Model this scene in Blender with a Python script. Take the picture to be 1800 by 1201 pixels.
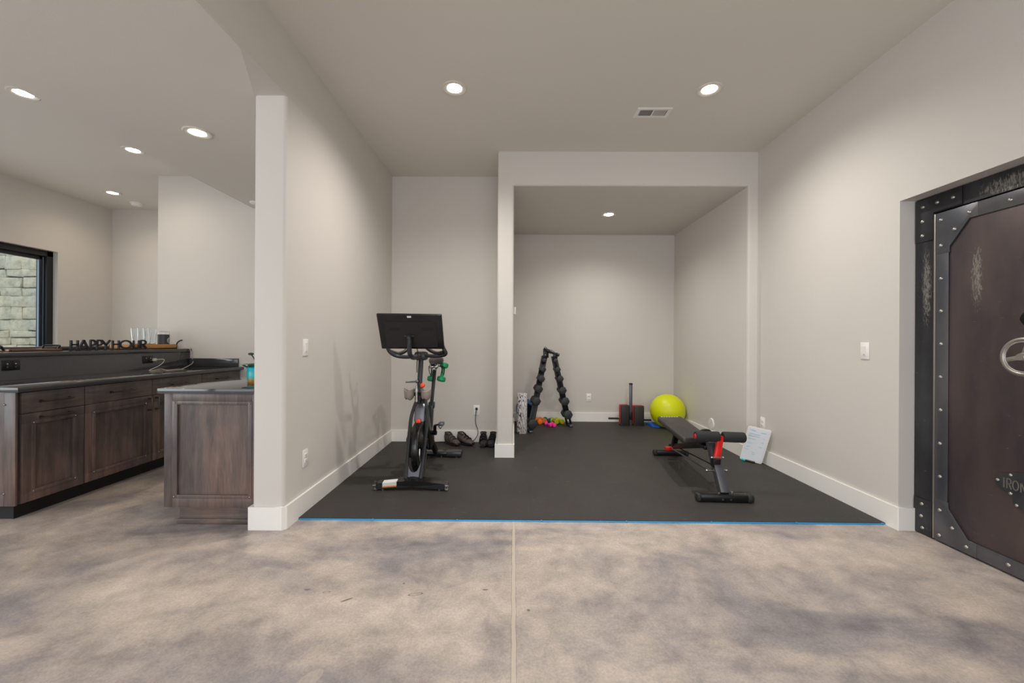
import bpy, bmesh, math, random
from mathutils import Vector, Matrix
random.seed(7)
for o in list(bpy.data.objects): bpy.data.objects.remove(o)
SC = bpy.context.scene; COL = SC.collection; PI = math.pi

# ------------------------------------------------------------------ camera
F, CX, YAW, ROLL, H = 720.4132, -1.9883, -0.0071, 0.0054, 1.2
FW = Vector((math.sin(YAW), math.cos(YAW), 0)); RT0 = Vector((math.cos(YAW), -math.sin(YAW), 0)); UP0 = Vector((0, 0, 1))
RT = RT0*math.cos(ROLL) + UP0*math.sin(ROLL); UP = -RT0*math.sin(ROLL) + UP0*math.cos(ROLL)
cd = bpy.data.cameras.new('camera'); cam = bpy.data.objects.new('camera', cd); COL.objects.link(cam)
m = Matrix((RT, UP, -FW)).transposed().to_4x4(); m.translation = (0, 0, H); cam.matrix_world = m
cd.sensor_width = 36; cd.lens = 36*F/1800; cd.shift_x = -CX/1800; cd.clip_start = .02
SC.camera = cam
def at(px, py, axis, val):
    "the point of the plane axis = val that the photograph shows at pixel (px, py)"
    d = RT*((px-900-CX)/F) - UP*((py-600.5)/F) + FW
    i = 'xyz'.index(axis); o = Vector((0, 0, H)); return o + d*((val-o[i])/d[i])

# ------------------------------------------------------------------ world, exposure, daylight
SC.view_settings.view_transform = 'Standard'; SC.view_settings.look = 'None'
SC.view_settings.gamma = 1; SC.view_settings.use_curve_mapping = False; SC.view_settings.exposure = 1.3
w = bpy.data.worlds.new('world'); SC.world = w; w.use_nodes = True
bg = w.node_tree.nodes['Background']; bg.inputs[0].default_value = (.88, .95, 1, 1); bg.inputs[1].default_value = .72
SC.cycles.max_bounces = 10; SC.cycles.diffuse_bounces = 6; SC.cycles.glossy_bounces = 4; SC.cycles.transmission_bounces = 8
SC.cycles.caustics_reflective = False; SC.cycles.caustics_refractive = False; SC.cycles.sample_clamp_indirect = 4
SC.cycles.use_denoising = True
def area(name, loc, rot, sx, sy, energy, col):
    l = bpy.data.lights.new(name, 'AREA'); l.shape = 'RECTANGLE'; l.size = sx; l.size_y = sy; l.energy = energy; l.color = col
    o = bpy.data.objects.new(name, l); o.location = loc; o.rotation_euler = rot; COL.objects.link(o); return o
DAY = (.93, .97, 1.0)
area('window_daylight', (.3, -3.42, 1.5), (PI/2, 0, 0), 4.0, 2.3, 27, DAY)          # the glazed doors behind the camera
area('window_daylight', (-4.2, -3.42, 1.5), (PI/2, 0, 0), 3.0, 2.3, 5, DAY)         # the bar room's own glazed doors
area('window_daylight', (-5.98, 4.2, 1.65), (PI/2, 0, -PI/2), 2.2, 1.3, 4, DAY)      # bar room side window
area('window_daylight', (-5.96, -.6, 1.5), (PI/2, 0, -PI/2), 4.6, 2.2, 27, DAY)     # unseen side windows, added to brighten both rooms more evenly
for x_ in (-.47, 1.5):
    for y_ in (-.4, -2.2): area('ceiling_fill', (x_, y_, 3.14), (0, 0, 0), .14, .14, 4, (1, .98, .95))      # unseen fill lamps without fittings, added to brighten the room

# ------------------------------------------------------------------ materials
def lin(c): return tuple(((v/255)/12.92 if v <= 10 else (((v/255)+.055)/1.055)**2.4) for v in c)
class NT:
    def __init__(s, name):
        s.m = bpy.data.materials.new(name); s.m.use_nodes = True; s.t = s.m.node_tree
        s.b = s.t.nodes['Principled BSDF']; s.out = s.t.nodes['Material Output']
    def n(s, typ, **kw):
        x = s.t.nodes.new(typ)
        for k, v in kw.items():
            if k.startswith('i_'):
                k = k[2:]; k = int(k) if k.isdigit() else k.replace('_', ' ')
                if isinstance(v, bpy.types.NodeSocket): s.t.links.new(v, x.inputs[k])
                else: x.inputs[k].default_value = v
            else: setattr(x, k, v)
        return x
    def math(s, op, a, b=0.0, c=None, clamp=False):
        x = s.n('ShaderNodeMath', operation=op, use_clamp=clamp)
        for i, v in enumerate((a, b, c)):
            if v is None: continue
            if isinstance(v, bpy.types.NodeSocket): s.t.links.new(v, x.inputs[i])
            else: x.inputs[i].default_value = v
        return x.outputs[0]
    def mix(s, f, a, b, mode='MIX'):
        x = s.n('ShaderNodeMix', data_type='RGBA', blend_type=mode)
        for k, v in ((0, f), (6, a), (7, b)):
            if isinstance(v, bpy.types.NodeSocket): s.t.links.new(v, x.inputs[k])
            elif k == 0: x.inputs[0].default_value = v
            else: x.inputs[k].default_value = (*v, 1) if len(v) == 3 else v
        return x.outputs[2]
    def co(s, scale=(1, 1, 1), loc=(0, 0, 0), rot=(0, 0, 0), kind='Object'):
        tc = s.n('ShaderNodeTexCoord'); mp = s.n('ShaderNodeMapping'); s.t.links.new(tc.outputs[kind], mp.inputs[0])
        mp.inputs['Scale'].default_value = scale; mp.inputs['Location'].default_value = loc; mp.inputs['Rotation'].default_value = rot
        return mp.outputs[0]
    def noise(s, vec, scale, detail=4, rough=.55, dist=0.0):
        return s.n('ShaderNodeTexNoise', i_Vector=vec, i_Scale=scale, i_Detail=detail, i_Roughness=rough, i_Distortion=dist).outputs[0]
    def ramp(s, f, stops, interp='LINEAR'):
        r = s.n('ShaderNodeValToRGB'); s.t.links.new(f, r.inputs[0]); r.color_ramp.interpolation = interp
        e = r.color_ramp.elements
        while len(e) < len(stops): e.new(.5)
        for x, (p, c) in zip(e, stops): x.position = p; x.color = (*c, 1) if len(c) == 3 else c
        return r.outputs[0]
    def set(s, k, v):
        if isinstance(v, bpy.types.NodeSocket): s.t.links.new(v, s.b.inputs[k])
        else: s.b.inputs[k].default_value = (*v, 1) if isinstance(v, tuple) and len(v) == 3 else v
        return s
    def bump(s, h, strength=.2, dist=.01):
        b = s.n('ShaderNodeBump', i_Height=h, i_Strength=strength, i_Distance=dist); s.t.links.new(b.outputs[0], s.b.inputs['Normal']); return s
M = {}
def mat(key, col, rough=.5, metal=0., var=.06, vscale=18, bump=0., bscale=60, spec=.5, **kw):
    n = NT(key); c = lin(col); v = n.co()
    if var:
        f = n.noise(v, vscale, 3)
        n.set('Base Color', n.mix(f, tuple(x*(1-var) for x in c), tuple(min(1, x*(1+var)) for x in c)))
    else: n.set('Base Color', c)
    n.set('Roughness', rough).set('Metallic', metal).set('Specular IOR Level', spec)
    for k, x in kw.items(): n.set(k.replace('_', ' '), x)
    if bump: n.bump(n.noise(v, bscale, 3), bump, .004)
    M[key] = n.m; return n.m
mat('wall_paint', (208, 203, 197), .75, 0, .012, 3, .12, 120, .25)
mat('ceiling_paint_lifted', (222, 217, 210), .85, 0, .012, 3, .10, 120, .2)  # the wall paint made lighter, lifting ceilings that only get bounced light
mat('trim_white', (238, 235, 230), .45, 0, .01)
mat('white_plastic', (236, 234, 230), .35, 0, .01)
mat('trim_ring', (214, 208, 198), .4, 0, .01)
mat('black_slot', (18, 18, 18), .6, 0, 0)
mat('counter_black', (60, 60, 62), .09, 0, .10, 40, 0, 200, .85)
mat('toe_black', (22, 20, 19), .6, 0, .1)
mat('bronze', (92, 84, 76), .28, .85, .1)
mat('nail_metal', (158, 150, 142), .25, .9, .1)
mat('frame_black', (34, 35, 38), .4, .2, .05)
mat('sill_blue_grey', (128, 146, 165), .3, .6, .05)
mat('black_plastic', (27, 27, 28), .42, 0, .08)
mat('black_gloss', (20, 20, 21), .22, 0, .05)
mat('black_metal', (36, 36, 38), .35, .5, .08)
mat('grey_metal', (96, 97, 103), .35, .6, .06)
mat('dark_shroud', (56, 57, 61), .32, .3, .06)
mat('chrome', (190, 190, 192), .18, 1., .03)
mat('rubber_black', (34, 34, 35), .6, 0, .12, 30, .2, 150)
mat('hex_rubber', (46, 47, 48), .5, 0, .1, 30, .1, 150)
mat('foam_black', (40, 40, 42), .85, 0, .08, 40, .3, 300)
mat('vinyl_black', (46, 42, 42), .42, 0, .06, 40, .1, 200)
mat('red_steel', (214, 30, 22), .35, 0, .04)
mat('red_foam', (196, 42, 44), .6, 0, .05)
mat('orange_knob', (238, 72, 34), .35, 0, .04)
mat('green_dumbbell', (14, 140, 88), .45, 0, .05)
mat('orange_dumbbell', (255, 132, 30), .45, 0, .05)
mat('teal_dumbbell', (16, 104, 104), .45, 0, .05)
mat('pink_dumbbell', (250, 60, 160), .45, 0, .05)
mat('lime_dumbbell', (206, 212, 30), .45, 0, .05)
mat('ball_lime', (214, 220, 0), .38, 0, .03, 5)
mat('blue_mat', (66, 104, 168), .6, 0, .1)
mat('blue_pad', (14, 100, 205), .6, 0, .06)
mat('blue_edge', (44, 164, 232), .6, 0, .04)
mat('bottle_cage', (146, 135, 125), .5, 0, .06)
mat('label_white', (228, 226, 222), .5, 0, 0)
mat('label_orange', (222, 132, 60), .5, 0, 0)
mat('board_white', (232, 235, 242), .25, 0, .02)
mat('ink_cyan', (126, 192, 212), .6, 0, .2, 60)
mat('cap_cyan', (40, 196, 200), .35, 0, 0)
mat('sign_black', (30, 31, 35), .45, 0, .05)
mat('tray_wood', (196, 138, 78), .5, 0, .15, 30)
mat('copper', (122, 92, 76), .3, .85, .25, 14)
mat('cord_white', (206, 200, 190), .5, 0, 0)
mat('cord_black', (24, 24, 25), .5, 0, 0)
mat('candle_label', (60, 60, 64), .5, 0, .05)
mat('shoe_dark', (38, 35, 34), .6, 0, .25, 40, .15, 150)
mat('shoe_brown', (84, 74, 68), .7, 0, .25, 40, .2, 150)
mat('shoe_strap', (110, 106, 102), .6, 0, .1)
mat('leaf_dark', (38, 52, 36), .6, 0, .2)
mat('steel_bright', (176, 172, 166), .35, .9, .05)
mat('dial_black', (20, 20, 21), .3, .4, 0)
def glass(key, col, rough=0.0, ior=1.45, alpha=None):
    n = NT(key); n.set('Base Color', lin(col)).set('Roughness', rough).set('Transmission Weight', 1.0).set('IOR', ior); M[key] = n.m
glass('glass', (248, 250, 250), 0, 1.3); glass('wheel_clear', (200, 200, 200), .25, 1.4)
def pane():
    n = NT('window_glass'); t = n.n('ShaderNodeBsdfTransparent'); t.inputs[0].default_value = (.97, .98, .97, 1)
    g = n.n('ShaderNodeBsdfGlossy', i_Roughness=.02); mx = n.n('ShaderNodeMixShader', i_Fac=.06)
    n.t.links.new(t.outputs[0], mx.inputs[1]); n.t.links.new(g.outputs[0], mx.inputs[2]); n.t.links.new(mx.outputs[0], n.out.inputs[0]); M['window_glass'] = n.m
pane()
def lens():
    n = NT('lamp_lens'); n.set('Base Color', (1, 1, 1)).set('Emission Color', (1.0, .90, .74)).set('Emission Strength', 14.0); M['lamp_lens'] = n.m
lens()
def wood(key, stretch, a, b, c, rough=.34):
    n = NT(key); v = n.co(stretch); g = n.noise(v, 4.2, 6, .62, .5); fine = n.noise(v, 26, 3, .6); big = n.noise(n.co((1, 1, .45)), 4.6, 3, .55, .4)
    base = n.ramp(g, ((.28, lin(a)), (.52, lin(b)), (.74, lin(c))))
    base = n.mix(1.0, base, n.ramp(fine, ((.3, (.86, .86, .86)), (.7, (1.1, 1.1, 1.1)))), 'MULTIPLY')
    patch = n.ramp(big, ((.34, (.56, .62, .68)), (.5, (.92, .92, .93)), (.66, (1.22, 1.08, 1.02))))
    n.set('Base Color', n.mix(1.0, base, patch, 'MULTIPLY')).set('Roughness', rough).bump(fine, .05, .002); M[key] = n.m
wood('wood_upright', (6, 6, .5), (80, 70, 66), (102, 88, 83), (120, 104, 98))
wood('wood_level', (.5, .5, 7), (80, 71, 67), (104, 91, 85), (122, 107, 100))
def concrete():
    n = NT('stained_concrete'); v = n.co((1, 1, 1))
    a = n.noise(n.co((.8, 1.3, 1), (3.1, 1.7, 0)), 1.15, 5, .6, .6); b = n.noise(v, 3.4, 6, .65, .3); c = n.noise(v, 90, 4, .7)
    base = n.ramp(a, ((.30, lin((122, 120, 125))), (.42, lin((160, 153, 153))), (.54, lin((194, 182, 173))), (.72, lin((210, 198, 189)))))
    med = n.ramp(b, ((.28, (.58, .59, .63)), (.5, (.95, .94, .94)), (.70, (1.14, 1.11, 1.07)))); b2 = n.noise(v, 8.5, 5, .7, .4)
    col = n.mix(1.0, base, med, 'MULTIPLY')
    col = n.mix(1.0, col, n.ramp(b2, ((.3, (.82, .82, .83)), (.55, (1.0, 1.0, 1.0)), (.72, (1.07, 1.06, 1.05)))), 'MULTIPLY')
    col = n.mix(.38, col, n.ramp(c, ((.3, (.45, .44, .43)), (.7, (1.3, 1.28, 1.25)))), 'MULTIPLY')
    sx = n.n('ShaderNodeSeparateXYZ'); n.t.links.new(n.t.nodes['Texture Coordinate'].outputs['Object'], sx.inputs[0])
    wob = n.math('MULTIPLY', n.math('SUBTRACT', n.noise(n.co((.01, 9, 1)), 1, 2), .5), .010)
    d = n.math('ABSOLUTE', n.math('ADD', n.math('SUBTRACT', sx.outputs[0], .006), wob))
    line = n.math('LESS_THAN', d, .0085); edge = n.math('LESS_THAN', d, .0115)
    front = n.math('LESS_THAN', sx.outputs[1], 2.735)
    def spot(cx, cy, rx, ry, ang):            # worn or dark blemishes with their own outline
        ca, sa = math.cos(ang), math.sin(ang)
        X = n.math('SUBTRACT', sx.outputs[0], cx); Y = n.math('SUBTRACT', sx.outputs[1], cy)
        p = n.math('DIVIDE', n.math('ADD', n.math('MULTIPLY', X, ca), n.math('MULTIPLY', Y, sa)), rx)
        q = n.math('DIVIDE', n.math('SUBTRACT', n.math('MULTIPLY', Y, ca), n.math('MULTIPLY', X, sa)), ry)
        r = n.math('ADD', n.math('MULTIPLY', p, p), n.math('MULTIPLY', q, q))
        return n.math('ADD', r, n.math('MULTIPLY', n.math('SUBTRACT', b, .5), .8))
    for (px, py, rx, ry, ang, kind) in ((708, 929, .075, .05, .3, 'light'), (542, 1196, .03, .055, -.5, 'light'), (609, 1055, .028, .006, .6, 'dark'), (730, 1045, .036, .010, .25, 'ring'),
                                        (574, 1041, .018, .008, .2, 'ring'), (540, 1037, .014, .004, .1, 'dark'), (853, 1037, .016, .006, .1, 'dark'), (929, 1073, .007, .007, 0, 'dark'), (710, 1026, .006, .006, 0, 'dark')):
        q = at(px, py, 'z', 0); r = spot(q.x, q.y, rx, ry, ang); inside = n.math('LESS_THAN', r, 1.0)
        if kind == 'light': col = n.mix(n.math('MULTIPLY', inside, .28), col, lin((206, 192, 176)))
        elif kind == 'dark': col = n.mix(n.math('MULTIPLY', inside, .75), col, lin((84, 78, 76)))
        else: col = n.mix(n.math('MULTIPLY', n.math('SUBTRACT', inside, n.math('LESS_THAN', r, .6)), .8), col, lin((84, 80, 80)))
    col = n.mix(n.math('MULTIPLY', edge, n.math('MULTIPLY', front, .35)), col, lin((120, 108, 98)))
    col = n.mix(n.math('MULTIPLY', line, n.math('MULTIPLY', front, .7)), col, lin((208, 196, 180)))
    n.set('Base Color', col).set('Roughness', n.ramp(b, ((.3, (.34,)*3), (.7, (.5,)*3)))).set('Specular IOR Level', .4).bump(c, .05, .002); M['stained_concrete'] = n.m
concrete()
def matmat():
    n = NT('mat_foam'); v = n.co(); big = n.noise(v, 2.6, 5, .6); f = n.noise(v, 55, 3)
    vo = n.n('ShaderNodeTexVoronoi', i_Vector=v, i_Scale=140.0).outputs[0]
    col = n.mix(big, lin((46, 43, 42)), lin((67, 63, 60)))
    dust = n.math('MULTIPLY', n.math('GREATER_THAN', n.noise(n.co((1, 2.2, 1)), 19, 2), .70), .22)
    col = n.mix(dust, col, lin((120, 112, 105)))
    sx = n.n('ShaderNodeSeparateXYZ'); n.t.links.new(n.t.nodes['Texture Coordinate'].outputs['Object'], sx.inputs[0])
    def seam(o, org):                          # wavy tile joints
        t = n.math('FRACT', n.math('DIVIDE', n.math('SUBTRACT', o, org), .5635))
        t = n.math('ABSOLUTE', n.math('SUBTRACT', t, .5)); return n.math('GREATER_THAN', t, .4955)
    s = n.math('MAXIMUM', seam(n.math('ADD', sx.outputs[0], n.math('MULTIPLY', n.math('SINE', n.math('MULTIPLY', sx.outputs[1], 110)), .008)), -.935),
               seam(n.math('ADD', sx.outputs[1], n.math('MULTIPLY', n.math('SINE', n.math('MULTIPLY', sx.outputs[0], 110)), .008)), 2.734))
    col = n.mix(n.math('MULTIPLY', s, .35), col, lin((34, 32, 31)))
    n.set('Base Color', col).set('Roughness', .62).set('Specular IOR Level', .35).bump(n.math('ADD', vo, n.math('MULTIPLY', f, .4)), .35, .003); M['mat_foam'] = n.m
matmat()
def stone():
    n = NT('ledge_stone'); v = n.co(); nz = n.noise(v, 9, 6, .65); big = n.noise(n.co((1, 1, 1)), 2.3, 2)
    col = n.ramp(nz, ((.3, lin((150, 147, 132))), (.5, lin((186, 182, 166))), (.7, lin((208, 203, 186)))))
    col = n.mix(1.0, col, n.ramp(big, ((.35, (.85, .9, .92)), (.65, (1.08, 1.03, .94)))), 'MULTIPLY')
    n.set('Base Color', col).set('Roughness', .85).bump(nz, .5, .02); M['ledge_stone'] = n.m
stone(); mat('mortar', (96, 98, 92), .9, 0, .2, 30)
def zebra():
    n = NT('zebra_print'); wv = n.n('ShaderNodeTexWave', wave_type='BANDS', bands_direction='DIAGONAL', i_Vector=n.co((1, 1, .20)), i_Scale=33.0, i_Distortion=10.0, i_Detail=2.0); wv.inputs['Detail Scale'].default_value = 1.2
    n.set('Base Color', n.ramp(wv.outputs[1], ((.08, lin((34, 34, 38))), (.24, lin((130, 130, 136))), (.40, lin((232, 230, 232)))))).set('Roughness', .55); M['zebra_print'] = n.m
zebra()
def vase():
    n = NT('vase_glaze'); sx = n.n('ShaderNodeSeparateXYZ'); n.t.links.new(n.co(), sx.inputs[0]); z = n.math('ADD', n.math('DIVIDE', sx.outputs[2], .14), n.math('MULTIPLY', n.math('SUBTRACT', n.noise(n.co(), 22, 3), .5), .5))
    n.set('Base Color', n.ramp(z, ((.0, lin((150, 90, 20))), (.22, lin((140, 112, 30))), (.4, lin((40, 168, 170))), (.80, lin((24, 176, 190))), (.90, lin((24, 74, 60)))))).set('Roughness', .2); M['vase_glaze'] = n.m
vase()
def steel(key, a, b, rough, metal, worn):
    "plate steel; worn = bare scratched patches (y, z, half width, half height) on the plate itself"
    n = NT(key); v = n.co(); f = n.noise(n.co((1, 1.4, .6)), 3.0, 4, .55); g = n.noise(n.co((1, 1, .25)), 140, 4, .7)
    col = n.mix(n.ramp(f, ((.36, (0,)*3), (.66, (1,)*3))), lin(a), lin(b))
    scr = n.math('GREATER_THAN', n.noise(n.co((1, .5, 3)), 38, 2, .5), .755); col = n.mix(n.math('MULTIPLY', scr, .35), col, lin((150, 146, 142)))
    sx = n.n('ShaderNodeSeparateXYZ'); n.t.links.new(v, sx.inputs[0])
    for (y, z, hw, hh) in worn:
        p = n.math('DIVIDE', n.math('SUBTRACT', sx.outputs[1], y), hw); q = n.math('DIVIDE', n.math('SUBTRACT', sx.outputs[2], z), hh)
        r = n.math('SUBTRACT', 1.0, n.math('ADD', n.math('MULTIPLY', p, p), n.math('MULTIPLY', q, q)))
        mk = n.math('MULTIPLY', n.math('SUBTRACT', n.math('ADD', n.math('MULTIPLY', r, .24), g), .62), 7.0, clamp=True); mk = n.math('MULTIPLY', mk, n.math('GREATER_THAN', r, 0.0))
        col = n.mix(n.math('MULTIPLY', mk, .62), col, lin((166, 162, 154)))
    n.set('Base Color', col).set('Roughness', rough).set('Metallic', metal).bump(g, .06, .002); M[key] = n.m

# ------------------------------------------------------------------ mesh helpers
def V(*a): return Vector(a)
class MB:
    def __init__(s): s.bm = bmesh.new()
    def box(s, c0, c1, bev=0., rot=None, piv=None, seg=2):
        a = Vector([min(x, y) for x, y in zip(c0, c1)]); b = Vector([max(x, y) for x, y in zip(c0, c1)])
        t = bmesh.new(); bmesh.ops.create_cube(t, size=1)
        for v in t.verts: v.co = Vector(((v.co.x+.5)*(b.x-a.x)+a.x, (v.co.y+.5)*(b.y-a.y)+a.y, (v.co.z+.5)*(b.z-a.z)+a.z))
        if bev: bmesh.ops.bevel(t, geom=list(t.edges), offset=min(bev, .49*min(b-a)), segments=seg, affect='EDGES', profile=.5)
        if rot is not None:
            p = Vector(piv) if piv is not None else (a+b)/2
            for v in t.verts: v.co = rot @ (v.co-p) + p
        return s.add(t)
    def obox(s, p0, p1, w, h, up=(0, 0, 1), bev=0.):
        "a bar of section w x h from p0 to p1"
        p0, p1 = Vector(p0), Vector(p1); d = (p1-p0); L = d.length; d.normalize(); u = Vector(up); sx = d.cross(u).normalized(); u = sx.cross(d)
        t = bmesh.new(); bmesh.ops.create_cube(t, size=1)
        if bev:
            for v in t.verts: v.co = Vector((v.co.x*w, v.co.y*L, v.co.z*h))
            bmesh.ops.bevel(t, geom=list(t.edges), offset=bev, segments=2, affect='EDGES', profile=.5)
            for v in t.verts: v.co = (p0+p1)/2 + sx*v.co.x + d*v.co.y + u*v.co.z
        else:
            for v in t.verts: v.co = (p0+p1)/2 + sx*v.co.x*w + d*v.co.y*L + u*v.co.z*h
        return s.add(t)
    def add(s, t):
        me = bpy.data.meshes.new('t'); t.to_mesh(me); t.free(); s.bm.from_mesh(me); bpy.data.meshes.remove(me); return s
    def cyl(s, p0, p1, r0, r1=None, seg=20, caps=True):
        p0, p1 = Vector(p0), Vector(p1); r1 = r0 if r1 is None else r1
        return s.loft([(p0, r0), (p1, r1)], seg, caps)
    def loft(s, pr, seg=20, caps=True):
        "rings along a straight axis: [(point, radius), ...]"
        ax = (Vector(pr[-1][0])-Vector(pr[0][0])).normalized(); u = ax.orthogonal().normalized(); w = ax.cross(u)
        rings = [[s.bm.verts.new(Vector(p)+(u*math.cos(2*PI*k/seg)+w*math.sin(2*PI*k/seg))*r) for k in range(seg)] for p, r in pr]
        s._skin(rings, caps); return s
    def _skin(s, rings, caps=True, closed=False):
        n = len(rings[0])
        for a, b in zip(rings, rings[1:]+([rings[0]] if closed else [])):
            for k in range(n):
                try: s.bm.faces.new((a[k], a[(k+1) % n], b[(k+1) % n], b[k]))
                except ValueError: pass
        if caps and not closed:
            s.bm.faces.new(list(reversed(rings[0]))); s.bm.faces.new(rings[-1])
    def tube(s, pts, r, seg=12, smooth=6, closed=False, ry=None, caps=True):
        pts = [Vector(p) for p in pts]
        if smooth > 1 and len(pts) > 2:
            q = []; n = len(pts); rng = n if closed else n-1
            for i in range(rng):
                P = [pts[(i+k) % n] if closed else pts[max(0, min(n-1, i+k))] for k in (-1, 0, 1, 2)]
                for j in range(smooth):
                    t = j/smooth
                    q.append(.5*((2*P[1])+(P[2]-P[0])*t+(2*P[0]-5*P[1]+4*P[2]-P[3])*t*t+(3*P[1]-P[0]-3*P[2]+P[3])*t**3))
            if not closed: q.append(pts[-1])
            pts = q
        n = len(pts); u = None; rings = []
        for i, p in enumerate(pts):
            d = (pts[(i+1) % n]-pts[i-1]) if closed else (pts[min(n-1, i+1)]-pts[max(0, i-1)])
            d.normalize()
            if u is None: u = d.orthogonal().normalized()
            else:
                u = u-d*u.dot(d); u.normalize()
            w = d.cross(u)
            rings.append([s.bm.verts.new(p+u*math.cos(2*PI*k/seg)*r+w*math.sin(2*PI*k/seg)*(ry or r)) for k in range(seg)])
        s._skin(rings, caps, closed); return s
    def lathe(s, prof, o=(0, 0, 0), seg=32, ax='z', caps=True):
        o = Vector(o)
        def P(r, h, a):
            c, q = r*math.cos(a), r*math.sin(a)
            return o+{'z': Vector((c, q, h)), 'y': Vector((c, h, -q)), 'x': Vector((h, c, q))}[ax]
        rings = [[s.bm.verts.new(P(max(r, 1e-5), h, 2*PI*k/seg)) for k in range(seg)] for r, h in prof]
        s._skin(rings, caps); return s
    def torus(s, c, R, r, ax='z', seg=40, rs=10, sy=1.0):
        c = Vector(c); B = {'z': (V(1, 0, 0), V(0, 1, 0), V(0, 0, 1)), 'y': (V(1, 0, 0), V(0, 0, 1), V(0, 1, 0)), 'x': (V(0, 1, 0), V(0, 0, 1), V(1, 0, 0))}[ax]
        rings = []
        for k in range(seg):
            a = 2*PI*k/seg; d = B[0]*math.cos(a)+B[1]*math.sin(a)
            rings.append([s.bm.verts.new(c+d*(R+r*math.cos(2*PI*j/rs))+B[2]*r*sy*math.sin(2*PI*j/rs)) for j in range(rs)])
        s._skin(rings, False, True); return s
    def ball(s, c, r, seg=20, sc=(1, 1, 1)):
        t = bmesh.new(); bmesh.ops.create_uvsphere(t, u_segments=seg, v_segments=max(6, seg//2), radius=r)
        for v in t.verts: v.co = Vector((v.co.x*sc[0], v.co.y*sc[1], v.co.z*sc[2]))+Vector(c)
        return s.add(t)
    def prism(s, poly, a0, a1, ax='z', bev=0.):
        "a 2-D outline swept between a0 and a1 along an axis; outline axes are (x,y), (x,z) or (y,z)"
        t = bmesh.new()
        def P(p, h): return {'z': Vector((p[0], p[1], h)), 'y': Vector((p[0], h, p[1])), 'x': Vector((h, p[0], p[1]))}[ax]
        lo = [t.verts.new(P(p, a0)) for p in poly]; hi = [t.verts.new(P(p, a1)) for p in poly]; n = len(poly)
        t.faces.new(lo); t.faces.new(hi)
        for k in range(n): t.faces.new((lo[k], lo[(k+1) % n], hi[(k+1) % n], hi[k]))
        bmesh.ops.recalc_face_normals(t, faces=t.faces)
        if bev: bmesh.ops.bevel(t, geom=list(t.edges), offset=bev, segments=2, affect='EDGES', profile=.5)
        return s.add(t)
    def hexa(s, p):
        "a six-sided solid from its 8 corners: 4 below, 4 above"
        v = [s.bm.verts.new(q) for q in p]
        for f in ((3, 2, 1, 0), (4, 5, 6, 7), (0, 1, 5, 4), (1, 2, 6, 5), (2, 3, 7, 6), (3, 0, 4, 7)): s.bm.faces.new([v[i] for i in f])
        return s
    def xf(s, mtx):
        bmesh.ops.transform(s.bm, matrix=mtx, verts=s.bm.verts); return s
    def build(s, name, m, parent=None, at=None, ang=38, **tags):
        bm = s.bm; bmesh.ops.recalc_face_normals(bm, faces=bm.faces)
        root = parent
        while root is not None and root.parent is not None: root = root.parent
        org = Vector(at) if at is not None else (root.location.copy() if root is not None and root.get('world_parts') else Vector((0, 0, 0)))
        for v in bm.verts: v.co -= org
        for f in bm.faces: f.smooth = True
        for e in bm.edges:
            if len(e.link_faces) == 2 and e.calc_face_angle(0) > math.radians(ang): e.smooth = False
        me = bpy.data.meshes.new(name); bm.to_mesh(me); bm.free(); me.materials.append(M[m] if isinstance(m, str) else m)
        o = bpy.data.objects.new(name, me); COL.objects.link(o)
        if parent is not None: o.parent = parent
        if at is not None and parent is None: o.location = org
        for k, v in tags.items(): o[k] = v
        return o
def tag(o, label, cat, group=None):
    o['label'] = label; o['category'] = cat
    if group: o['group'] = group
    return o
def thing(name, label, cat, loc, rz=0, group=None, world=True):
    "an Empty at the thing's base; world=True: its parts are authored at their place in the room"
    o = bpy.data.objects.new(name, None); COL.objects.link(o); o.location = loc; o.rotation_euler = (0, 0, rz); o.empty_display_size = .1
    if world: o['world_parts'] = 1
    return tag(o, label, cat, group)
def dup(root, loc, rot=(0, 0, 0), label=None, group=None, scale=None):
    r = root.copy(); COL.objects.link(r); r.location = loc; r.rotation_euler = rot
    if label: r['label'] = label
    if group: r['group'] = group
    if scale: r.scale = scale
    def kids(a, b):
        for ch in [c for c in bpy.data.objects if c.parent == a]:
            c = ch.copy(); COL.objects.link(c); c.parent = b; kids(ch, c)
    kids(root, r); return r
def struct(mb, name, m, **kw):
    o = mb.build(name, m, **kw); o['kind'] = 'structure'; return o

# ------------------------------------------------------------------ the room
XL, XR, ZC, YB, YP, YA = -1.451, 2.485, 3.15, 4.849, 4.204, 6.131      # left wall, right wall, ceiling, nook back, partition front, alcove back
XW, YE, ZH = -1.655, 2.589, 2.753                                       # kitchen side of the left wall, its near end, opening head
XA0, XA1, XP, ZA = -.005, 2.388, -.173, 2.80                            # alcove sides, partition's nook side, alcove ceiling
KX, KY, KW = -6.05, 6.126, -4.242                                       # bar room window wall, far wall, end of the white wall
YR = -3.5                                                               # wall behind the camera
struct(MB().box((KX-.2, YR-.2, -.12), (XR+.5, YA+.2, 0)), 'floor', 'stained_concrete')
struct(MB().box((KX-.2, YR-.2, ZC), (XR+.5, YA+.2, ZC+.12)), 'ceiling', 'ceiling_paint_lifted')
def rounded(x0, y0, x1, y1, r, which):
    "plan outline of a wall block with bullnosed corners: which = set of 'a' (x0,y0) 'b' (x1,y0) 'c' (x1,y1) 'd' (x0,y1)"
    out = []
    for k, (x, y, sx, sy, a0) in {'a': (x0, y0, 1, 1, PI), 'b': (x1, y0, -1, 1, 1.5*PI), 'c': (x1, y1, -1, -1, 0), 'd': (x0, y1, 1, -1, .5*PI)}.items():
        if k in which:
            for j in range(6):
                a = a0+j*PI/10; out.append((x+sx*r+r*math.cos(a), y+sy*r+r*math.sin(a)))
        else: out.append((x, y))
    return out
R_ = .022
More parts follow.
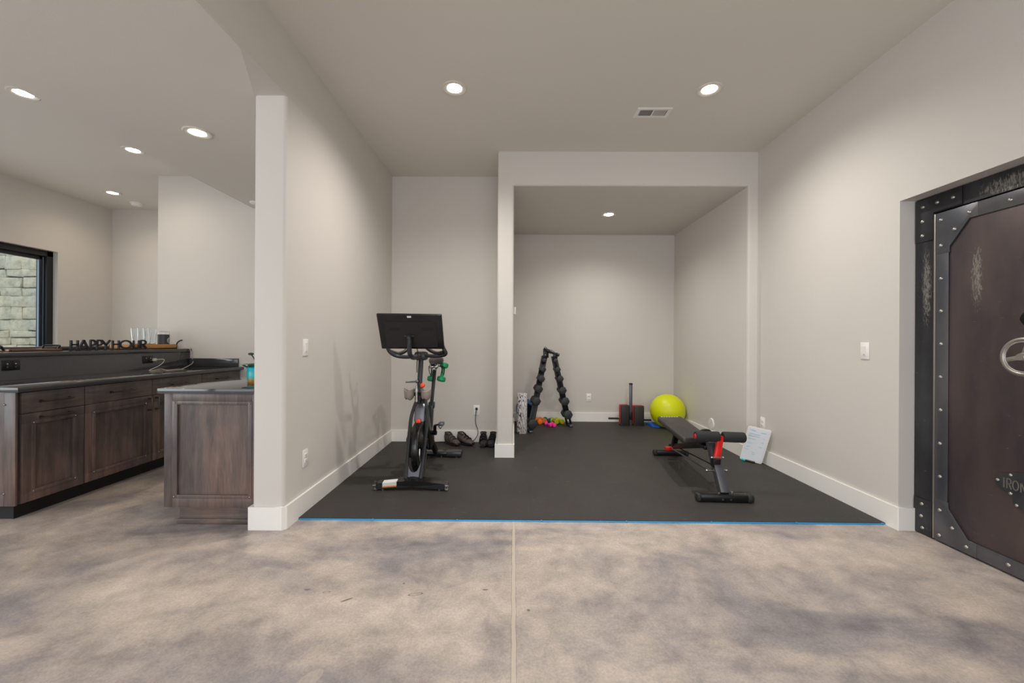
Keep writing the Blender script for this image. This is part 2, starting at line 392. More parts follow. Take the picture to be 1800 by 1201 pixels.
struct(MB().prism(rounded(XW, YE, XL, YB+.12, R_, 'ab'), 0, ZH).prism([(XW, YE), (XL, YE), (XL, YB+.12), (XW, YB+.12)], ZH, ZC), 'wall_left', 'wall_paint')
struct(MB().prism([(XW, YE), (XL, YE), (XL, YR), (XL-.012, YR), (XL-.012, 2.17)], ZH, ZC), 'wall_left_header', 'wall_paint')
struct(MB().box((-3.10, YR, ZH+.012), (XL-.014, YE-.001, ZC-.001)).box((-3.10, YE-.001, ZH+.012), (XW, YB+.02, ZC-.001)), 'ceiling_soffit', 'ceiling_paint_lifted')
struct(MB().box((KW, YB, 0), (XP+.05, YB+.14, ZC)), 'wall_back', 'wall_paint')
struct(MB().prism(rounded(XP, YP, XA0, YA+.1, R_, 'ab'), 0, ZA).prism(rounded(XP, YP, XA0, YA+.1, R_, 'a'), ZA, ZC), 'wall_partition', 'wall_paint')
struct(MB().box((XA0-.05, YA, 0), (XR+.3, YA+.14, ZA+.02)), 'wall_alcove_back', 'wall_paint')
struct(MB().prism(rounded(XA1, YP, XR+.3, YA+.1, R_, 'a'), 0, ZA+.02), 'wall_alcove_right', 'wall_paint')
# the block over the alcove: its front is the wall over the opening, its underside the alcove ceiling (bullnosed arris)
pr = [(YA+.1, ZA), (YA+.1, ZC), (YP, ZC)]+[(YP+R_-R_*math.cos(k*PI/10), ZA+R_-R_*math.sin(k*PI/10)) for k in range(6)]
struct(MB().prism(pr, XA0, XR+.3, 'x'), 'wall_alcove_header', 'wall_paint')
# the right wall with the recess for the steel door
DY0, DY1, DZ, DX = 2.66, 1.10, 2.118, 2.588
struct(MB().box((XR, DY0, 0), (XR+.3, YP+.05, ZC)).box((XR, DY1, DZ), (XR+.3, DY0, ZC)).box((XR, YR, 0), (XR+.3, DY1, ZC)), 'wall_right', 'wall_paint')
struct(MB().box((KW-2.1, KY, 0), (KW+.2, KY+.14, ZC)), 'wall_far', 'wall_paint')
struct(MB().box((KW, YB+.14, 0), (KW+.14, KY, ZC)), 'wall_return', 'wall_paint')
WY0, WY1, WZ0, WZ1 = 2.6, 5.39, .95, 2.352                              # bar room window
struct(MB().box((KX-.2, YR, 0), (KX, -3.0, ZC)).box((KX-.2, 1.8, 0), (KX, WY0, ZC)).box((KX-.2, -3.0, 0), (KX, 1.8, .35)).box((KX-.2, -3.0, 2.6), (KX, 1.8, ZC)).box((KX-.2, WY1, 0), (KX, KY+.1, ZC)).box((KX-.2, WY0, 0), (KX, WY1, WZ0)).box((KX-.2, WY0, WZ1), (KX, WY1, ZC)), 'wall_window', 'wall_paint')
# wall behind the camera with two glazed openings
rb = MB(); y0, y1 = YR-.16, YR
for x0, x1, z0, z1 in ((KX-.2, -5.8, 0, ZC), (-2.6, -1.75, 0, ZC), (2.35, XR+.3, 0, ZC), (-5.8, -2.6, 2.7, ZC), (-1.75, 2.35, 2.7, ZC), (-5.8, -2.6, 0, .3), (-1.75, 2.35, 0, .3)): rb.box((x0, y0, z0), (x1, y1, z1))
struct(rb, 'wall_rear', 'wall_paint')
# bar room window: black frame, glass, the stone outside
wf = MB(); X0, X1 = KX-.15, KX-.06
for (a, b, c, d) in ((WY0, WY1, WZ0, WZ0+.07), (WY0, WY1, WZ1-.075, WZ1), (WY0, WY0+.075, WZ0, WZ1), (WY1-.075, WY1, WZ0, WZ1)): wf.box((X0, a, c), (X1, b, d), .006)
win = struct(wf, 'window_1', 'frame_black')
ws = MB()
for (a, b, c, d) in ((WY0+.07, WY1-.07, WZ1-.12, WZ1-.07), (WY1-.125, WY1-.07, WZ0+.07, WZ1-.07)): ws.box((X0+.005, a, c), (X0+.05, b, d), .004)
ws.build('sash', 'frame_black', win)
MB().box((X0+.052, WY1-.093, WZ0+.07), (X0+.06, WY1-.083, WZ1-.08)).box((X0+.03, WY1-.131, WZ0+.07), (X0+.048, WY1-.122, WZ1-.12)).build('glazing_bead', 'sill_blue_grey', win, label='blue-grey bead strip')
MB().box((X0+.02, WY0+.07, WZ0+.06), (X0+.026, WY1-.1, WZ1-.1)).build('pane', 'window_glass', win)
# the stone wall outside, standing across the view through the window
st = MB(); z = 0.0; SY = 6.9
st_b = MB().box((-12.0, SY+.05, -.1), (KX-.22, SY+.3, 3.6))
stone_wall = struct(st_b, 'wall_stone', 'mortar')
rs = random.Random(3); nst = 0
while z < 3.3:
    h = rs.uniform(.11, .23); x = -11.9+rs.uniform(0, .2)
    while x < KX-.3:
        wd = rs.uniform(.2, .52); xe = min(x+wd, KX-.24)
        if xe-x > .06:
            parts = [(z, z+h)] if rs.random() < .8 or h < .16 else [(z, z+h*.48), (z+h*.48, z+h)]
            for a, b in parts:
                j = lambda s=.020: rs.uniform(-s, s)
                q = .001; d = rs.uniform(.0, .03); x0, x1, z0, z1 = x+q, xe-q, a+q, b-q
                c4 = [(x0+j(), z0+j()), (x1+j(), z0+j()), (x1+j(), z1+j()), (x0+j(), z1+j())]
                t = bmesh.new(); lo = [t.verts.new((p[0], SY+.06, p[1])) for p in c4]; hi = [t.verts.new((p[0], SY-d, p[1])) for p in c4]
                t.faces.new(lo); t.faces.new(hi)
                for k in range(4): t.faces.new((lo[k], lo[(k+1) % 4], hi[(k+1) % 4], hi[k]))
                bmesh.ops.recalc_face_normals(t, faces=t.faces); bmesh.ops.bevel(t, geom=list(t.edges), offset=.014, segments=2, affect='EDGES', profile=.5); st.add(t)
        x = xe
    z += h
st.build('stone_facing', 'ledge_stone', stone_wall)
struct(MB().box((-14, YR-.2, -.2), (KX-.2, 7.5, -.12)), 'ground', 'mortar')
# baseboards
BH, BT = .145, .016
def bboard(name, outline):
    b = MB().prism(outline, 0, BH-.012)
    cx = sum(p[0] for p in outline)/len(outline)
    b.prism(outline, BH-.012, BH)
    return struct(b, name, 'trim_white')
c = .014
bboard('baseboard_left', [(XW-BT, YE+.3), (XW-BT, YE-BT), (XL+BT-c*1.6, YE-BT), (XL+BT, YE-BT+c*1.6), (XL+BT, YB), (XL, YB), (XL, YE), (XW, YE), (XW, YE+.3)])
bboard('baseboard_back', [(XL+BT, YB-BT), (XP-BT, YB-BT), (XP-BT, YB), (XL+BT, YB)])
bboard('baseboard_partition', [(XP-BT, YB-BT), (XP-BT, YP-BT), (XA0+BT-.006, YP-BT), (XA0+BT, YP-BT+.006), (XA0+BT, YA), (XA0, YA), (XA0, YP), (XP, YP), (XP, YB-BT)])
bboard('baseboard_alcove', [(XA0+BT, YA-BT), (XA1-BT, YA-BT), (XA1-BT, YP-BT), (XR-BT, YP-BT), (XR-BT, YP), (XA1, YP), (XA1, YA), (XA0+BT, YA)])
bboard('baseboard_right', [(XR-BT, YP-BT), (XR-BT, DY0-BT+.004), (XR-BT+.004, DY0-BT), (DX-.004, DY0-BT), (DX-.004, DY0), (XR, DY0), (XR, YP-BT)])
# downlights
def make_downlight(loc, label, power, col=(1, .955, .89)):
    x, y, z = loc; t = thing('recessed_downlight', label, 'ceiling light', (x, y, z), group='recessed ceiling downlights')
    MB().lathe([(.094, z), (.094, z-.004), (.088, z-.008), (.064, z-.006), (.056, z-.0015), (.054, z-.001)], (x, y, 0), 40, caps=False).build('trim_ring', 'trim_ring', t)
    MB().lathe([(.057, z-.002), (.05, z-.003), (.0, z-.0035)], (x, y, 0), 32, caps=False).build('lens', 'lamp_lens', t)
    l = bpy.data.lights.new('downlight_lamp', 'SPOT'); l.energy = power; l.color = col; l.spot_size = math.radians(152); l.spot_blend = .95; l.shadow_soft_size = .06
    o = bpy.data.objects.new('downlight_lamp', l); o.location = (0, 0, -.02); o.parent = t; COL.objects.link(o)
    return t
PW = 56
for px, py, z, lb, pw in ((799, 155, ZC, 'round recessed downlight in the main ceiling, left of the two over the mat', PW), (1247, 157, ZC, 'round recessed downlight in the main ceiling beside the air vent, right of two', PW),
                      (1070, 377, ZA, 'small recessed downlight in the low alcove ceiling', PW*.55), (41, 164, ZC, 'recessed downlight at far left edge, partly hidden by the dropped soffit', PW*.18),
                      (234, 264, ZC, 'recessed downlight cut off by the soffit edge, middle of the bar room', PW*.18), (347, 233, ZH+.012, 'recessed downlight in the dropped soffit, nearest the left wall opening', PW*.16),
                      (198, 339, ZC, 'farthest small downlight next to the smoke detector in the bar room', PW*.18)):
    p = at(px, py, 'z', z); make_downlight((p.x, p.y, z), lb, pw, (1, .955, .89) if px > 500 else (1, .85, .66))
# ceiling vent
vt = thing('air_vent', 'white louvred air vent in the ceiling beside the right downlight', 'vent', (1.167, 3.487, ZC))
vx, vy = .145, .072; v = MB()
for a in ((-vx, -vy, vx, -vy+.026), (-vx, vy-.026, vx, vy), (-vx, -vy+.026, -vx+.03, vy-.026), (vx-.03, -vy+.026, vx, vy-.026), (-.006, -vy+.026, .006, vy-.026)): v.box((1.167+a[0], 3.487+a[1], ZC-.006), (1.167+a[2], 3.487+a[3], ZC))
v.build('frame', 'white_plastic', vt)
v = MB()
for k in range(20):
    x = 1.167-vx+.036+k*.0112
    if abs(x-1.167) < .012: continue
    tilt = .55 if x < 1.167 else -.55
    v.box((x-.0011, 3.487-vy+.024, ZC-.006), (x+.0011, 3.487+vy-.024, ZC+.0), rot=Matrix.Rotation(tilt, 3, 'Y'))
v.build('slats', 'white_plastic', vt)
MB().box((1.167-vx+.02, 3.487-vy+.02, ZC-.0012), (1.167+vx-.02, 3.487+vy-.02, ZC-.0002)).build('duct_opening', 'black_slot', vt)
sm = thing('smoke_detector', 'white smoke detector on the bar room ceiling near the far wall', 'smoke detector', (-5.4, 5.817, ZC))
MB().lathe([(.075, ZC), (.075, ZC-.012), (.066, ZC-.018), (.058, ZC-.04), (.045, ZC-.045), (0, ZC-.046)], (-5.4, 5.817, 0), 32, caps=False).build('body', 'white_plastic', sm)
MB().lathe([(.0, ZC-.049), (.012, ZC-.049), (.014, ZC-.044)], (-5.4+.02, 5.817-.02, 0), 12, caps=False).build('button', 'trim_ring', sm)
sq = at(447.5, 358, 'z', ZH-.004)
tag(MB().lathe([(.05, 0), (.05, -.012), (.034, -.024), (0, -.027)], (sq.x, sq.y, ZH+.012), 24, caps=False).build('ceiling_sensor', 'white_plastic', at=(sq.x, sq.y, ZH+.012)), 'small white round sensor on the soffit, peeking out behind the left wall end', 'sensor')

# outlets and switches: built on a wall facing -Y at the origin, then turned
def wallplate(name, label, cat, loc, rz, kind, group=None, w_=.072, h_=.118, pm='white_plastic'):
    t = thing(name, label, cat, loc, rz, group, world=False)
    MB().box((-w_/2, -.006, -h_/2), (w_/2, 0, h_/2), .003).build('plate', pm, t)
    if kind == 'outlet':
        for s in (-1, 1):
            q = MB().box((-.017, -.0085, s*.0195-.0145), (.017, -.005, s*.0195+.0145), .003).build('socket', pm, t)
            MB().box((-.0075, -.0089, s*.0195-.003), (-.0055, -.008, s*.0195+.006)).box((.0055, -.0089, s*.0195-.003), (.0075, -.008, s*.0195+.005)).cyl((0, -.0089, s*.0195-.008), (0, -.008, s*.0195-.008), .0022, seg=10).build('slots', 'black_slot', q)
    elif kind == 'rocker':
        q = MB().hexa([V(-.0165, -.006, -.033), V(.0165, -.006, -.033), V(.0165, -.006, .033), V(-.0165, -.006, .033), V(-.0165, -.009, -.033), V(.0165, -.009, -.033), V(.0165, -.0125, .033), V(-.0165, -.0125, .033)]).build('rocker', pm, t)
        MB().box((-.006, -.0100, -.027), (.006, -.0090, -.024)).build('indicator', 'black_slot', q)
    elif kind == 'double':
        for s in (-1, 1):
            q = MB().box((s*.026-.0165, -.0085, -.033), (s*.026+.0165, -.005, .033), .003).build('socket', pm, t)
            for u in (-1, 1): MB().box((s*.026-.004, -.0092, u*.012-.003), (s*.026+.004, -.0083, u*.012+.003)).build('slots', 'label_white' if u > 0 else 'nail_metal', q)
    return t
def on(px, py, ax, v): p = at(px, py, ax, v); return (p.x, p.y, p.z)
LFT, RGT = PI/2, -PI/2                     # on the left wall facing +X, on the right wall facing -X
wallplate('light_switch', 'white rocker light switch on the left wall at shoulder height', 'light switch', on(536.5, 611, 'x', XL), LFT, 'rocker')
wallplate('wall_outlet', 'white outlet low on the left wall above the baseboard', 'outlet', on(536, 805, 'x', XL), LFT, 'outlet')
wallplate('light_switch', 'white dimmer switch on the right wall between mat and steel door', 'light switch', on(1521, 617, 'x', XR), RGT, 'rocker')
wallplate('wall_outlet', 'white outlet on the right wall just above the leaning whiteboard', 'outlet', on(1341, 744, 'x', XR), RGT, 'outlet')
wallplate('wall_outlet', 'white outlet on the alcove back wall between dumbbell rack and ab trainer', 'outlet', on(1035, 699, 'y', YA), 0, 'outlet')
nook = wallplate('wall_outlet', 'white outlet in the nook with a black plug in its upper socket', 'outlet', on(838, 721, 'y', YB), 0, 'outlet')
th = thing('thermostat', 'small white thermostat seen edge-on on the partition just inside the alcove', 'thermostat', (XA0, 4.42, 1.53))
MB().box((XA0, 4.38, 1.487), (XA0+.006, 4.46, 1.573), .002).box((XA0+.006, 4.384, 1.49), (XA0+.026, 4.456, 1.57), .006).build('case', 'white_plastic', th)
MB().box((XA0+.0255, 4.40, 1.53), (XA0+.0268, 4.44, 1.56)).build('display', 'grey_metal', th)
dp = at(1251, 745, 'x', XA1)
wd = thing('wall_disc', 'round white cover plate low on the alcove right wall above the weight bench', 'cover plate', (XA1, dp.y, dp.z))
MB().lathe([(.066, 0), (.066, -.006), (.06, -.012), (0, -.013)], (XA1, dp.y, dp.z), 40, 'x', caps=False).build('plate', 'white_plastic', wd)
for k in range(3): MB().lathe([(.006, -.0125), (.005, -.0145), (0, -.0145)], (XA1, dp.y+.022*math.cos(2.1*k), dp.z+.022*math.sin(2.1*k)), 10, 'x', caps=False).build('button', 'trim_ring', wd)

# ------------------------------------------------------------------ steel vault door
pf = at(1625, 505, 'x', DX-.02); pd = at(1714, 490, 'x', DX-.02); pt = at(1765, 322, 'x', DX-.02)
steel('steel_frame', (50, 50, 54), (74, 75, 79), .42, .55, ((pf.y-1.88, pf.z, .035, .30), (pt.y-1.88, pt.z, .16, .055)))
steel('steel_leaf', (74, 67, 71), (98, 85, 84), .40, .5, ((pd.y-1.88, pd.z, .035, .21),))
steel('steel_border', (92, 94, 101), (118, 117, 119), .34, .65, ())
door = bpy.data.objects.new('door_1', None); COL.objects.link(door); door.location = (DX, 1.88, 0); door['world_parts'] = 1; door['kind'] = 'structure'; door['label'] = 'riveted dark steel vault door in the right wall'
YO, YI = 2.655, 1.105; FWD = .118
yF = 2.66-FWD*1.05; yL = yF-.012                         # inner edge of the frame, edge of the leaf
ftop, fin = DZ-.005, DZ-.115
FX = DX-.006
MB().box((FX, yF, 0), (DX+.10, YO, ftop)).box((FX, YI, 0), (DX+.10, YI+FWD, ftop)).box((FX, YI, fin), (DX+.10, YO, ftop)).box((DX+.08, YI, 0), (DX+.12, YO, ftop)).build('frame', 'steel_frame', door)
def platepoly(name, poly, x0, x1, m, parent=door, bev=.0015): return MB().prism(poly, x0, x1, 'x', bev).build(name, m, parent)
def rivets(parent, pts, x, r=.0105):
    for (y, z) in pts: MB().lathe([(r, 0), (r*.9, -r*.35), (r*.55, -r*.62), (0, -r*.72)], (x, y, z), 14, 'x', caps=False).build('rivet', 'steel_bright', parent)
def pix(*pp, x=DX-.01): return [(lambda q: (q.y, q.z))(at(a, b, 'x', x)) for a, b in pp]
PX = FX-.006
cz = at(1625, 425, 'x', PX).z; cy = at(1690.7, 330, 'x', PX).y
cp = platepoly('corner_plate', [(YO-.003, ftop-.004), (cy, ftop-.004), (cy, fin+.004), (yF+.004, fin+.004), (yF+.004, cz), (YO-.003, cz)], PX, FX, 'steel_frame')
rivets(cp, pix((1623, 364.5), (1648, 356), (1676, 347), (1622, 390), (1622, 415)), PX)
cb = platepoly('corner_plate', [(YO-.003, .004), (yF+.004, .004), (yF+.004, .225), (YO-.003, .225)], PX, FX, 'steel_frame')
rivets(cb, pix((1621, 886), (1620, 907), (1622, 928)), PX)
cr = platepoly('corner_plate', [(YI+.003, ftop-.004), (YI+.33, ftop-.004), (YI+.33, fin+.004), (YI+FWD-.004, fin+.004), (YI+FWD-.004, cz), (YI+.003, cz)], PX, FX, 'steel_frame')
rivets(cr, [(YI+.06, ftop-.055-.09*k) for k in range(3)]+[(YI+.06+.1*k, ftop-.055) for k in (1, 2)], PX)
cq = platepoly('corner_plate', [(YI+.003, .004), (YI+FWD-.004, .004), (YI+FWD-.004, .225), (YI+.003, .225)], PX, FX, 'steel_frame')
rivets(cq, [(YI+.06, .05+.07*k) for k in range(3)], PX)
# leaf: panel, border strips, cut corner gussets
LY0, LY1, LZ0, LZ1 = yL, YI+FWD+.012, .012, fin-.012
leaf = MB().box((DX-.010, LY1, LZ0), (DX+.06, LY0, LZ1), .003).build('door_leaf', 'steel_leaf', door)
BW = .078; BX = DX-.016
MB().box((DX-.018, LY0-.004, LZ0), (DX+.02, LY0+.006, LZ1), .002).build('edge_strip', 'steel_bright', leaf, label='bright worn steel edge of the door leaf')
gz1 = at(1669, 430, 'x', BX).z; gz0 = at(1668, 895, 'x', BX).z
strip = MB().prism([(LY0-.005, gz0), (LY0-BW, gz0), (LY0-BW, gz1), (LY0-.005, gz1)], BX, DX-.010, 'x', .0015).build('border_strip', 'steel_border', leaf)
rivets(strip, pix((1656, 490), (1656, 547), (1656, 605), (1655, 663), (1655, 721), (1654, 780), (1654, 838)), BX)
def gusset(y, zc, sy, sz, size=.15):
    "corner plate whose inner edge is cut across"
    P = [(y, zc), (y+sy*(BW+size), zc), (y+sy*(BW+size), zc+sz*BW), (y+sy*(BW+.105), zc+sz*BW), (y+sy*BW, zc+sz*(BW+.135)), (y+sy*BW, zc+sz*(BW+size+.02)), (y, zc+sz*(BW+size+.02))]
    return platepoly('gusset', P, BX-.0015, DX-.010, 'steel_border', leaf)
g = gusset(LY0-.005, LZ1, -1, -1); rivets(g, pix((1656, 387), (1656, 432), (1706, 373), (1680, 403)), BX-.0015)
g = gusset(LY0-.005, LZ0, -1, 1); rivets(g, pix((1654, 897), (1653, 941), (1676, 929), (1701, 962)), BX-.0015)
for zc, sz in ((LZ1, -1), (LZ0, 1)):
    g = gusset(LY1+.005, zc, 1, sz); rivets(g, [(LY1+.04, zc+sz*.04), (LY1+.04, zc+sz*.18), (LY1+.18, zc+sz*.04), (LY1+.10, zc+sz*.10)], BX-.0015)
for zc, sz in ((LZ1, -1), (LZ0, 1)):
    s_ = MB().prism([(LY0-BW-.15, zc), (LY1+BW+.15, zc), (LY1+BW+.15, zc+sz*BW), (LY0-BW-.15, zc+sz*BW)], BX, DX-.010, 'x', .0015).build('border_strip', 'steel_border', leaf)
    rivets(s_, [(LY0-.38-.17*k, zc+sz*.042) for k in range(4)], BX)
s_ = MB().prism([(LY1+.005, gz0), (LY1+BW, gz0), (LY1+BW, gz1), (LY1+.005, gz1)], BX, DX-.010, 'x', .0015).build('border_strip', 'steel_border', leaf)
rivets(s_, [(LY1+.04, .45+.2*k) for k in range(7)], BX)
# hand wheel and dial
wx = 2.49; wc = at(1800, 628, 'x', wx); wh = MB().torus(wc, .086, .0115, 'x', 48, 12, .8).torus(wc+V(-.004, 0, 0), .074, .004, 'x', 48, 8)
for k in range(3):
    a = math.radians(194+120*k); d = V(0, -math.cos(a), math.sin(a)); wh.obox(wc+d*.012, wc+d*.08, .024, .012, (1, 0, 0), .003)
hw = wh.build('hand_wheel', 'steel_bright', leaf, label='spoked steel hand wheel')
MB().lathe([(.0, -.022), (.016, -.022), (.022, -.01), (.022, .015), (.013, .02), (.013, DX-.012-wc.x)], (wc.x, wc.y, wc.z), 24, 'x').build('hub', 'steel_bright', hw)
dc = at(1813, 560, 'x', DX-.04)
MB().lathe([(0, -.03), (.022, -.03), (.026, -.02), (.04, -.006), (.042, .03)], (dc.x, dc.y, dc.z), 32, 'x').build('combination_dial', 'dial_black', leaf)
# name plate, wide at the top and narrowing below, lettered IRON
ec = at(1749, 845, 'x', BX)
def EP(a, b): q = at(a, b, 'x', BX); return (q.y, q.z)
half = [EP(1749, 843), EP(1757, 831), EP(1771, 833), EP(1778, 830), EP(1790, 832), EP(1806, 833)]
low = [EP(1752, 852), EP(1757, 858), EP(1772, 866), EP(1780, 869), EP(1782, 888), EP(1793, 894), EP(1806, 905)]
mid = EP(1815, 850)[0]
L = half[::-1]; left = L + low
poly = left + [(2*mid-y, z) for y, z in left[::-1]]
em = platepoly('name_plate', poly, BX-.004, DX-.010, 'steel_frame', leaf)
rivets(em, [EP(1755, 843.5), EP(1778, 835.5), EP(1778, 868), EP(1788.5, 889)]+[(2*mid-y, z) for y, z in (EP(1755, 843.5), EP(1778, 835.5))], BX-.004, .008)
# ------------------------------------------------------------------ stroke lettering
GL = {'I': (.3, [((.15, 0), (.15, 1))]), 'R': (.66, [((.08, 0), (.08, 1)), ('arc', .3, .745, .255, -90, 90), ((.08, 1), (.3, 1)), ((.08, .49), (.3, .49)), ((.3, .49), (.6, 0))]), 'O': (1.0, [('arc', .5, .5, .46, 0, 360)]),
      'N': (.8, [((.1, 0), (.1, 1)), ((.1, 1), (.7, 0)), ((.7, 0), (.7, 1))]), 'H': (.75, [((.08, 0), (.08, 1)), ((.67, 0), (.67, 1)), ((.08, .52), (.67, .52))]), 'A': (.9, [((.04, 0), (.45, 1)), ((.45, 1), (.86, 0)), ((.2, .3), (.7, .3))]),
      'P': (.62, [((.08, 0), (.08, 1)), ('arc', .28, .72, .28, -90, 90), ((.08, 1), (.28, 1)), ((.08, .44), (.28, .44))]), 'Y': (.8, [((.02, 1), (.4, .45)), ((.78, 1), (.4, .45)), ((.4, .5), (.4, 0))]),
      'U': (.72, [((.08, .3), (.08, 1)), ((.64, .3), (.64, 1)), ('arc', .36, .3, .28, 180, 360)])}
def glyph(mb, ch, org, ux, uz, wdt, hgt, sw, depth, nrm):
    "one letter of bars and arcs on the plane spanned by ux, uz"
    gw, strokes = GL[ch]
    def P(u, v): return org+ux*(u/gw*wdt)+uz*(v*hgt)
    for k in strokes:
        if k[0] == 'arc':
            _, cx, cy, r, a0, a1 = k; n = max(8, int(abs(a1-a0)/18)); ry = r if ch not in 'O' else .46
            pts = [P(cx+r*math.cos(math.radians(a0+(a1-a0)*i/n)), cy+ry*math.sin(math.radians(a0+(a1-a0)*i/n))) for i in range(n+1)]
        else: pts = [P(*k[0]), P(*k[1])]
        nv = Vector(nrm); n = len(pts); shut = (pts[0]-pts[-1]).length < 1e-5 and n > 3; off = []
        if n == 2: d = (pts[1]-pts[0]).normalized(); pts = [pts[0]-d*sw*(.12 if ch in 'AYN' else .0), pts[1]+d*sw*(.12 if ch in 'AYN' else .0)]
        for i in range(n):
            a = pts[i-1] if i else (pts[-2] if shut else pts[0]); b = pts[i+1] if i < n-1 else (pts[1] if shut else pts[-1])
            off.append((b-a).normalized().cross(nv).normalized()*sw*.5)
        for i in range(n-1):
            a, b, oa, ob_ = pts[i], pts[i+1], off[i], off[i+1]; h = nv*depth*.5
            mb.hexa([a-oa-h, a+oa-h, b+ob_-h, b-ob_-h, a-oa+h, a+oa+h, b+ob_+h, b-ob_+h])
tx = MB(); lx = [EP(x, 848) for x in (1763, 1769.5, 1770.5, 1780.5, 1781.5, 1792.5, 1795, 1806)]
zt, zb = EP(1775, 842)[1], EP(1775, 859.5)[1]
for k, ch in enumerate('IRON'):
    ya, yb = lx[2*k][0], lx[2*k+1][0]
    glyph(tx, ch, V(BX-.0045, ya, zb), V(0, -1, 0), V(0, 0, 1), ya-yb, zt-zb, .0055, .002, (1, 0, 0))
tx.build('lettering', 'steel_bright', em, label='raised IRON lettering')

# ------------------------------------------------------------------ mat on the gym floor
MT = .012; MF = 2.734
fm = thing('floor_mat', 'black textured foam floor mat with blue front edge covering the gym corner', 'floor mat', (.5, MF, 0))
gp = [(XL+BT+.001, MF), (XR-BT-.001, MF), (XR-BT-.001, YP-BT-.002), (XA1-BT-.002, YP-BT-.002), (XA1-BT-.002, YA-BT-.002), (XA0+BT+.002, YA-BT-.002), (XA0+BT+.002, YP-BT-.002), (XP-BT-.002, YP-BT-.002), (XP-BT-.002, YB-BT-.002), (XL+BT+.001, YB-BT-.002)]
MB().prism(gp, .0005, MT, 'z').build('foam_tiles', 'mat_foam', fm)
eb = MB(); x0 = XL+BT+.001; joints = [-.935+.5635*k for k in range(7)]
xs = [x0]+[j for j in joints if x0 < j < XR-.03]+[XR-BT-.001]
for a, b in zip(xs, xs[1:]): eb.box((a+.006, MF-.005, .0005), (b-.006, MF-.0005, MT-.0035), .001)
for j in xs[1:-1]: eb.prism([(j-.008, .003), (j-.004, MT-.001), (j+.004, MT-.001), (j+.008, .003)], MF-.006, MF-.0005, 'y')
eb.build('edge_strip', 'blue_edge', fm, label='bright blue front edge')

# ------------------------------------------------------------------ bar room furniture
CF, CT, CZ0 = -3.24, .885, .108                                         # cabinet fronts, worktop height, underside of the cabinets
def nails(parent, pts):
    for p in pts: MB().ball(p, .0065, 10).build('nail', 'nail_metal', parent)
def pull(parent, p0, p1, out):
    "bar handle on two posts"
    p0, p1, out = Vector(p0), Vector(p1), Vector(out); d = (p1-p0).normalized()
    b = MB().tube([p0+out*.03-d*.006, (p0+p1)/2+out*.034, p1+out*.03+d*.006], .0055, 10, 6)
    for p in (p0, p1): b.cyl(p, p+out*.031, .0055, seg=10).lathe([(.010, 0), (.010, .004)], p, 12, 'x' if abs(out.x) > .5 else 'y')
    b.build('handle', 'bronze', parent, label='dark bronze bar handle')
def shaker(parent, name, y0, y1, z0, z1, x=CF, fw=.065):
    "framed door on the plane x, facing +X: outer boards, a raised inner bead, sunk panel, nail heads in the bead's corners"
    d = MB()
    for a, b, c_, e in ((y0, y1, z0, z0+fw), (y0, y1, z1-fw, z1), (y0, y0+fw, z0+fw, z1-fw), (y1-fw, y1, z0+fw, z1-fw)): d.box((x-.02, a, c_), (x, b, e), .0012)
    o = d.build(name, 'wood_upright', parent); bw = .022; d = MB()
    a, b, c_, e = y0+fw-.012, y1-fw+.012, z0+fw-.012, z1-fw+.012
    for q in ((a, b, c_, c_+bw), (a, b, e-bw, e), (a, a+bw, c_+bw, e-bw), (b-bw, b, c_+bw, e-bw)): d.box((x-.015, q[0], q[2]), (x+.004, q[1], q[3]), .0015)
    d.build('bead', 'wood_upright', o)
    MB().box((x-.02, y0+fw-.005, z0+fw-.005), (x-.012, y1-fw+.005, z1-fw+.005)).build('panel', 'wood_upright', o)
    nails(o, [V(x+.004, yy, zz) for yy in (a+bw/2, b-bw/2) for zz in (c_+bw/2, e-bw/2)]); return o
CB = -3.815
cabs = [(2.656, 3.074, 'pull'), (3.076, 3.654, 'right'), (3.656, 4.238, 'left'), (4.24, 4.822, 'right')]
clabel = ['dark stained base cabinet at the near end of the bar run, with pull-out door', 'dark stained base cabinet second from the near end, door handle at right', 'dark stained base cabinet third from the near end, partly hidden by the peninsula', 'dark stained base cabinet at the far end of the bar run by the white wall']
for (y0, y1, kind), lb in zip(cabs, clabel):
    t = thing('base_cabinet', lb, 'cabinet', (CF-.3, (y0+y1)/2, 0), group='base cabinets along the bar')
    MB().box((CB, y0, CZ0), (CF-.021, y1, CT-.034)).build('body', 'wood_upright', t)
    MB().box((CB, y0+(.05 if y0 < 2.7 else 0), 0), (CF-.085, y1, CZ0)).build('toe_kick', 'toe_black', t)
    ya = y0+(.024 if y0 < 2.7 else .003); yb = y1-.003; zs = .700
    dr = MB().box((CF-.02, ya, zs+.004), (CF, yb, CT-.042), .0015).build('drawer', 'wood_level', t); ym = (ya+yb)/2
    pull(dr, (CF, ym-.09, .775), (CF, ym+.09, .775), (1, 0, 0))
    dd = shaker(t, 'door', ya, yb, CZ0+.003, zs)
    if kind == 'pull': pull(dd, (CF, ym-.09, .668), (CF, ym+.09, .668), (1, 0, 0))
    else:
        yh = yb-.032 if kind == 'right' else ya+.032; pull(dd, (CF, yh, .575), (CF, yh, .675), (1, 0, 0))
    if y0 < 2.7:
        e = MB().box((CF-.075, y0-.012, CZ0), (CF-.001, y0, CT-.034), .001).box((CB, y0-.012, CZ0), (CB+.075, y0, CT-.034), .001).box((CB+.075, y0-.012, CZ0), (CF-.075, y0, CZ0+.08)).box((CB+.075, y0-.012, CT-.11), (CF-.075, y0, CT-.034)).build('end_panel', 'wood_upright', t)
        nails(e, [V(CF-.072, y0-.012, z) for z in (.19, .77)])
ct = thing('countertop', 'long black stone worktop over the bar cabinets', 'countertop', (-3.5, 3.7, CT-.034))
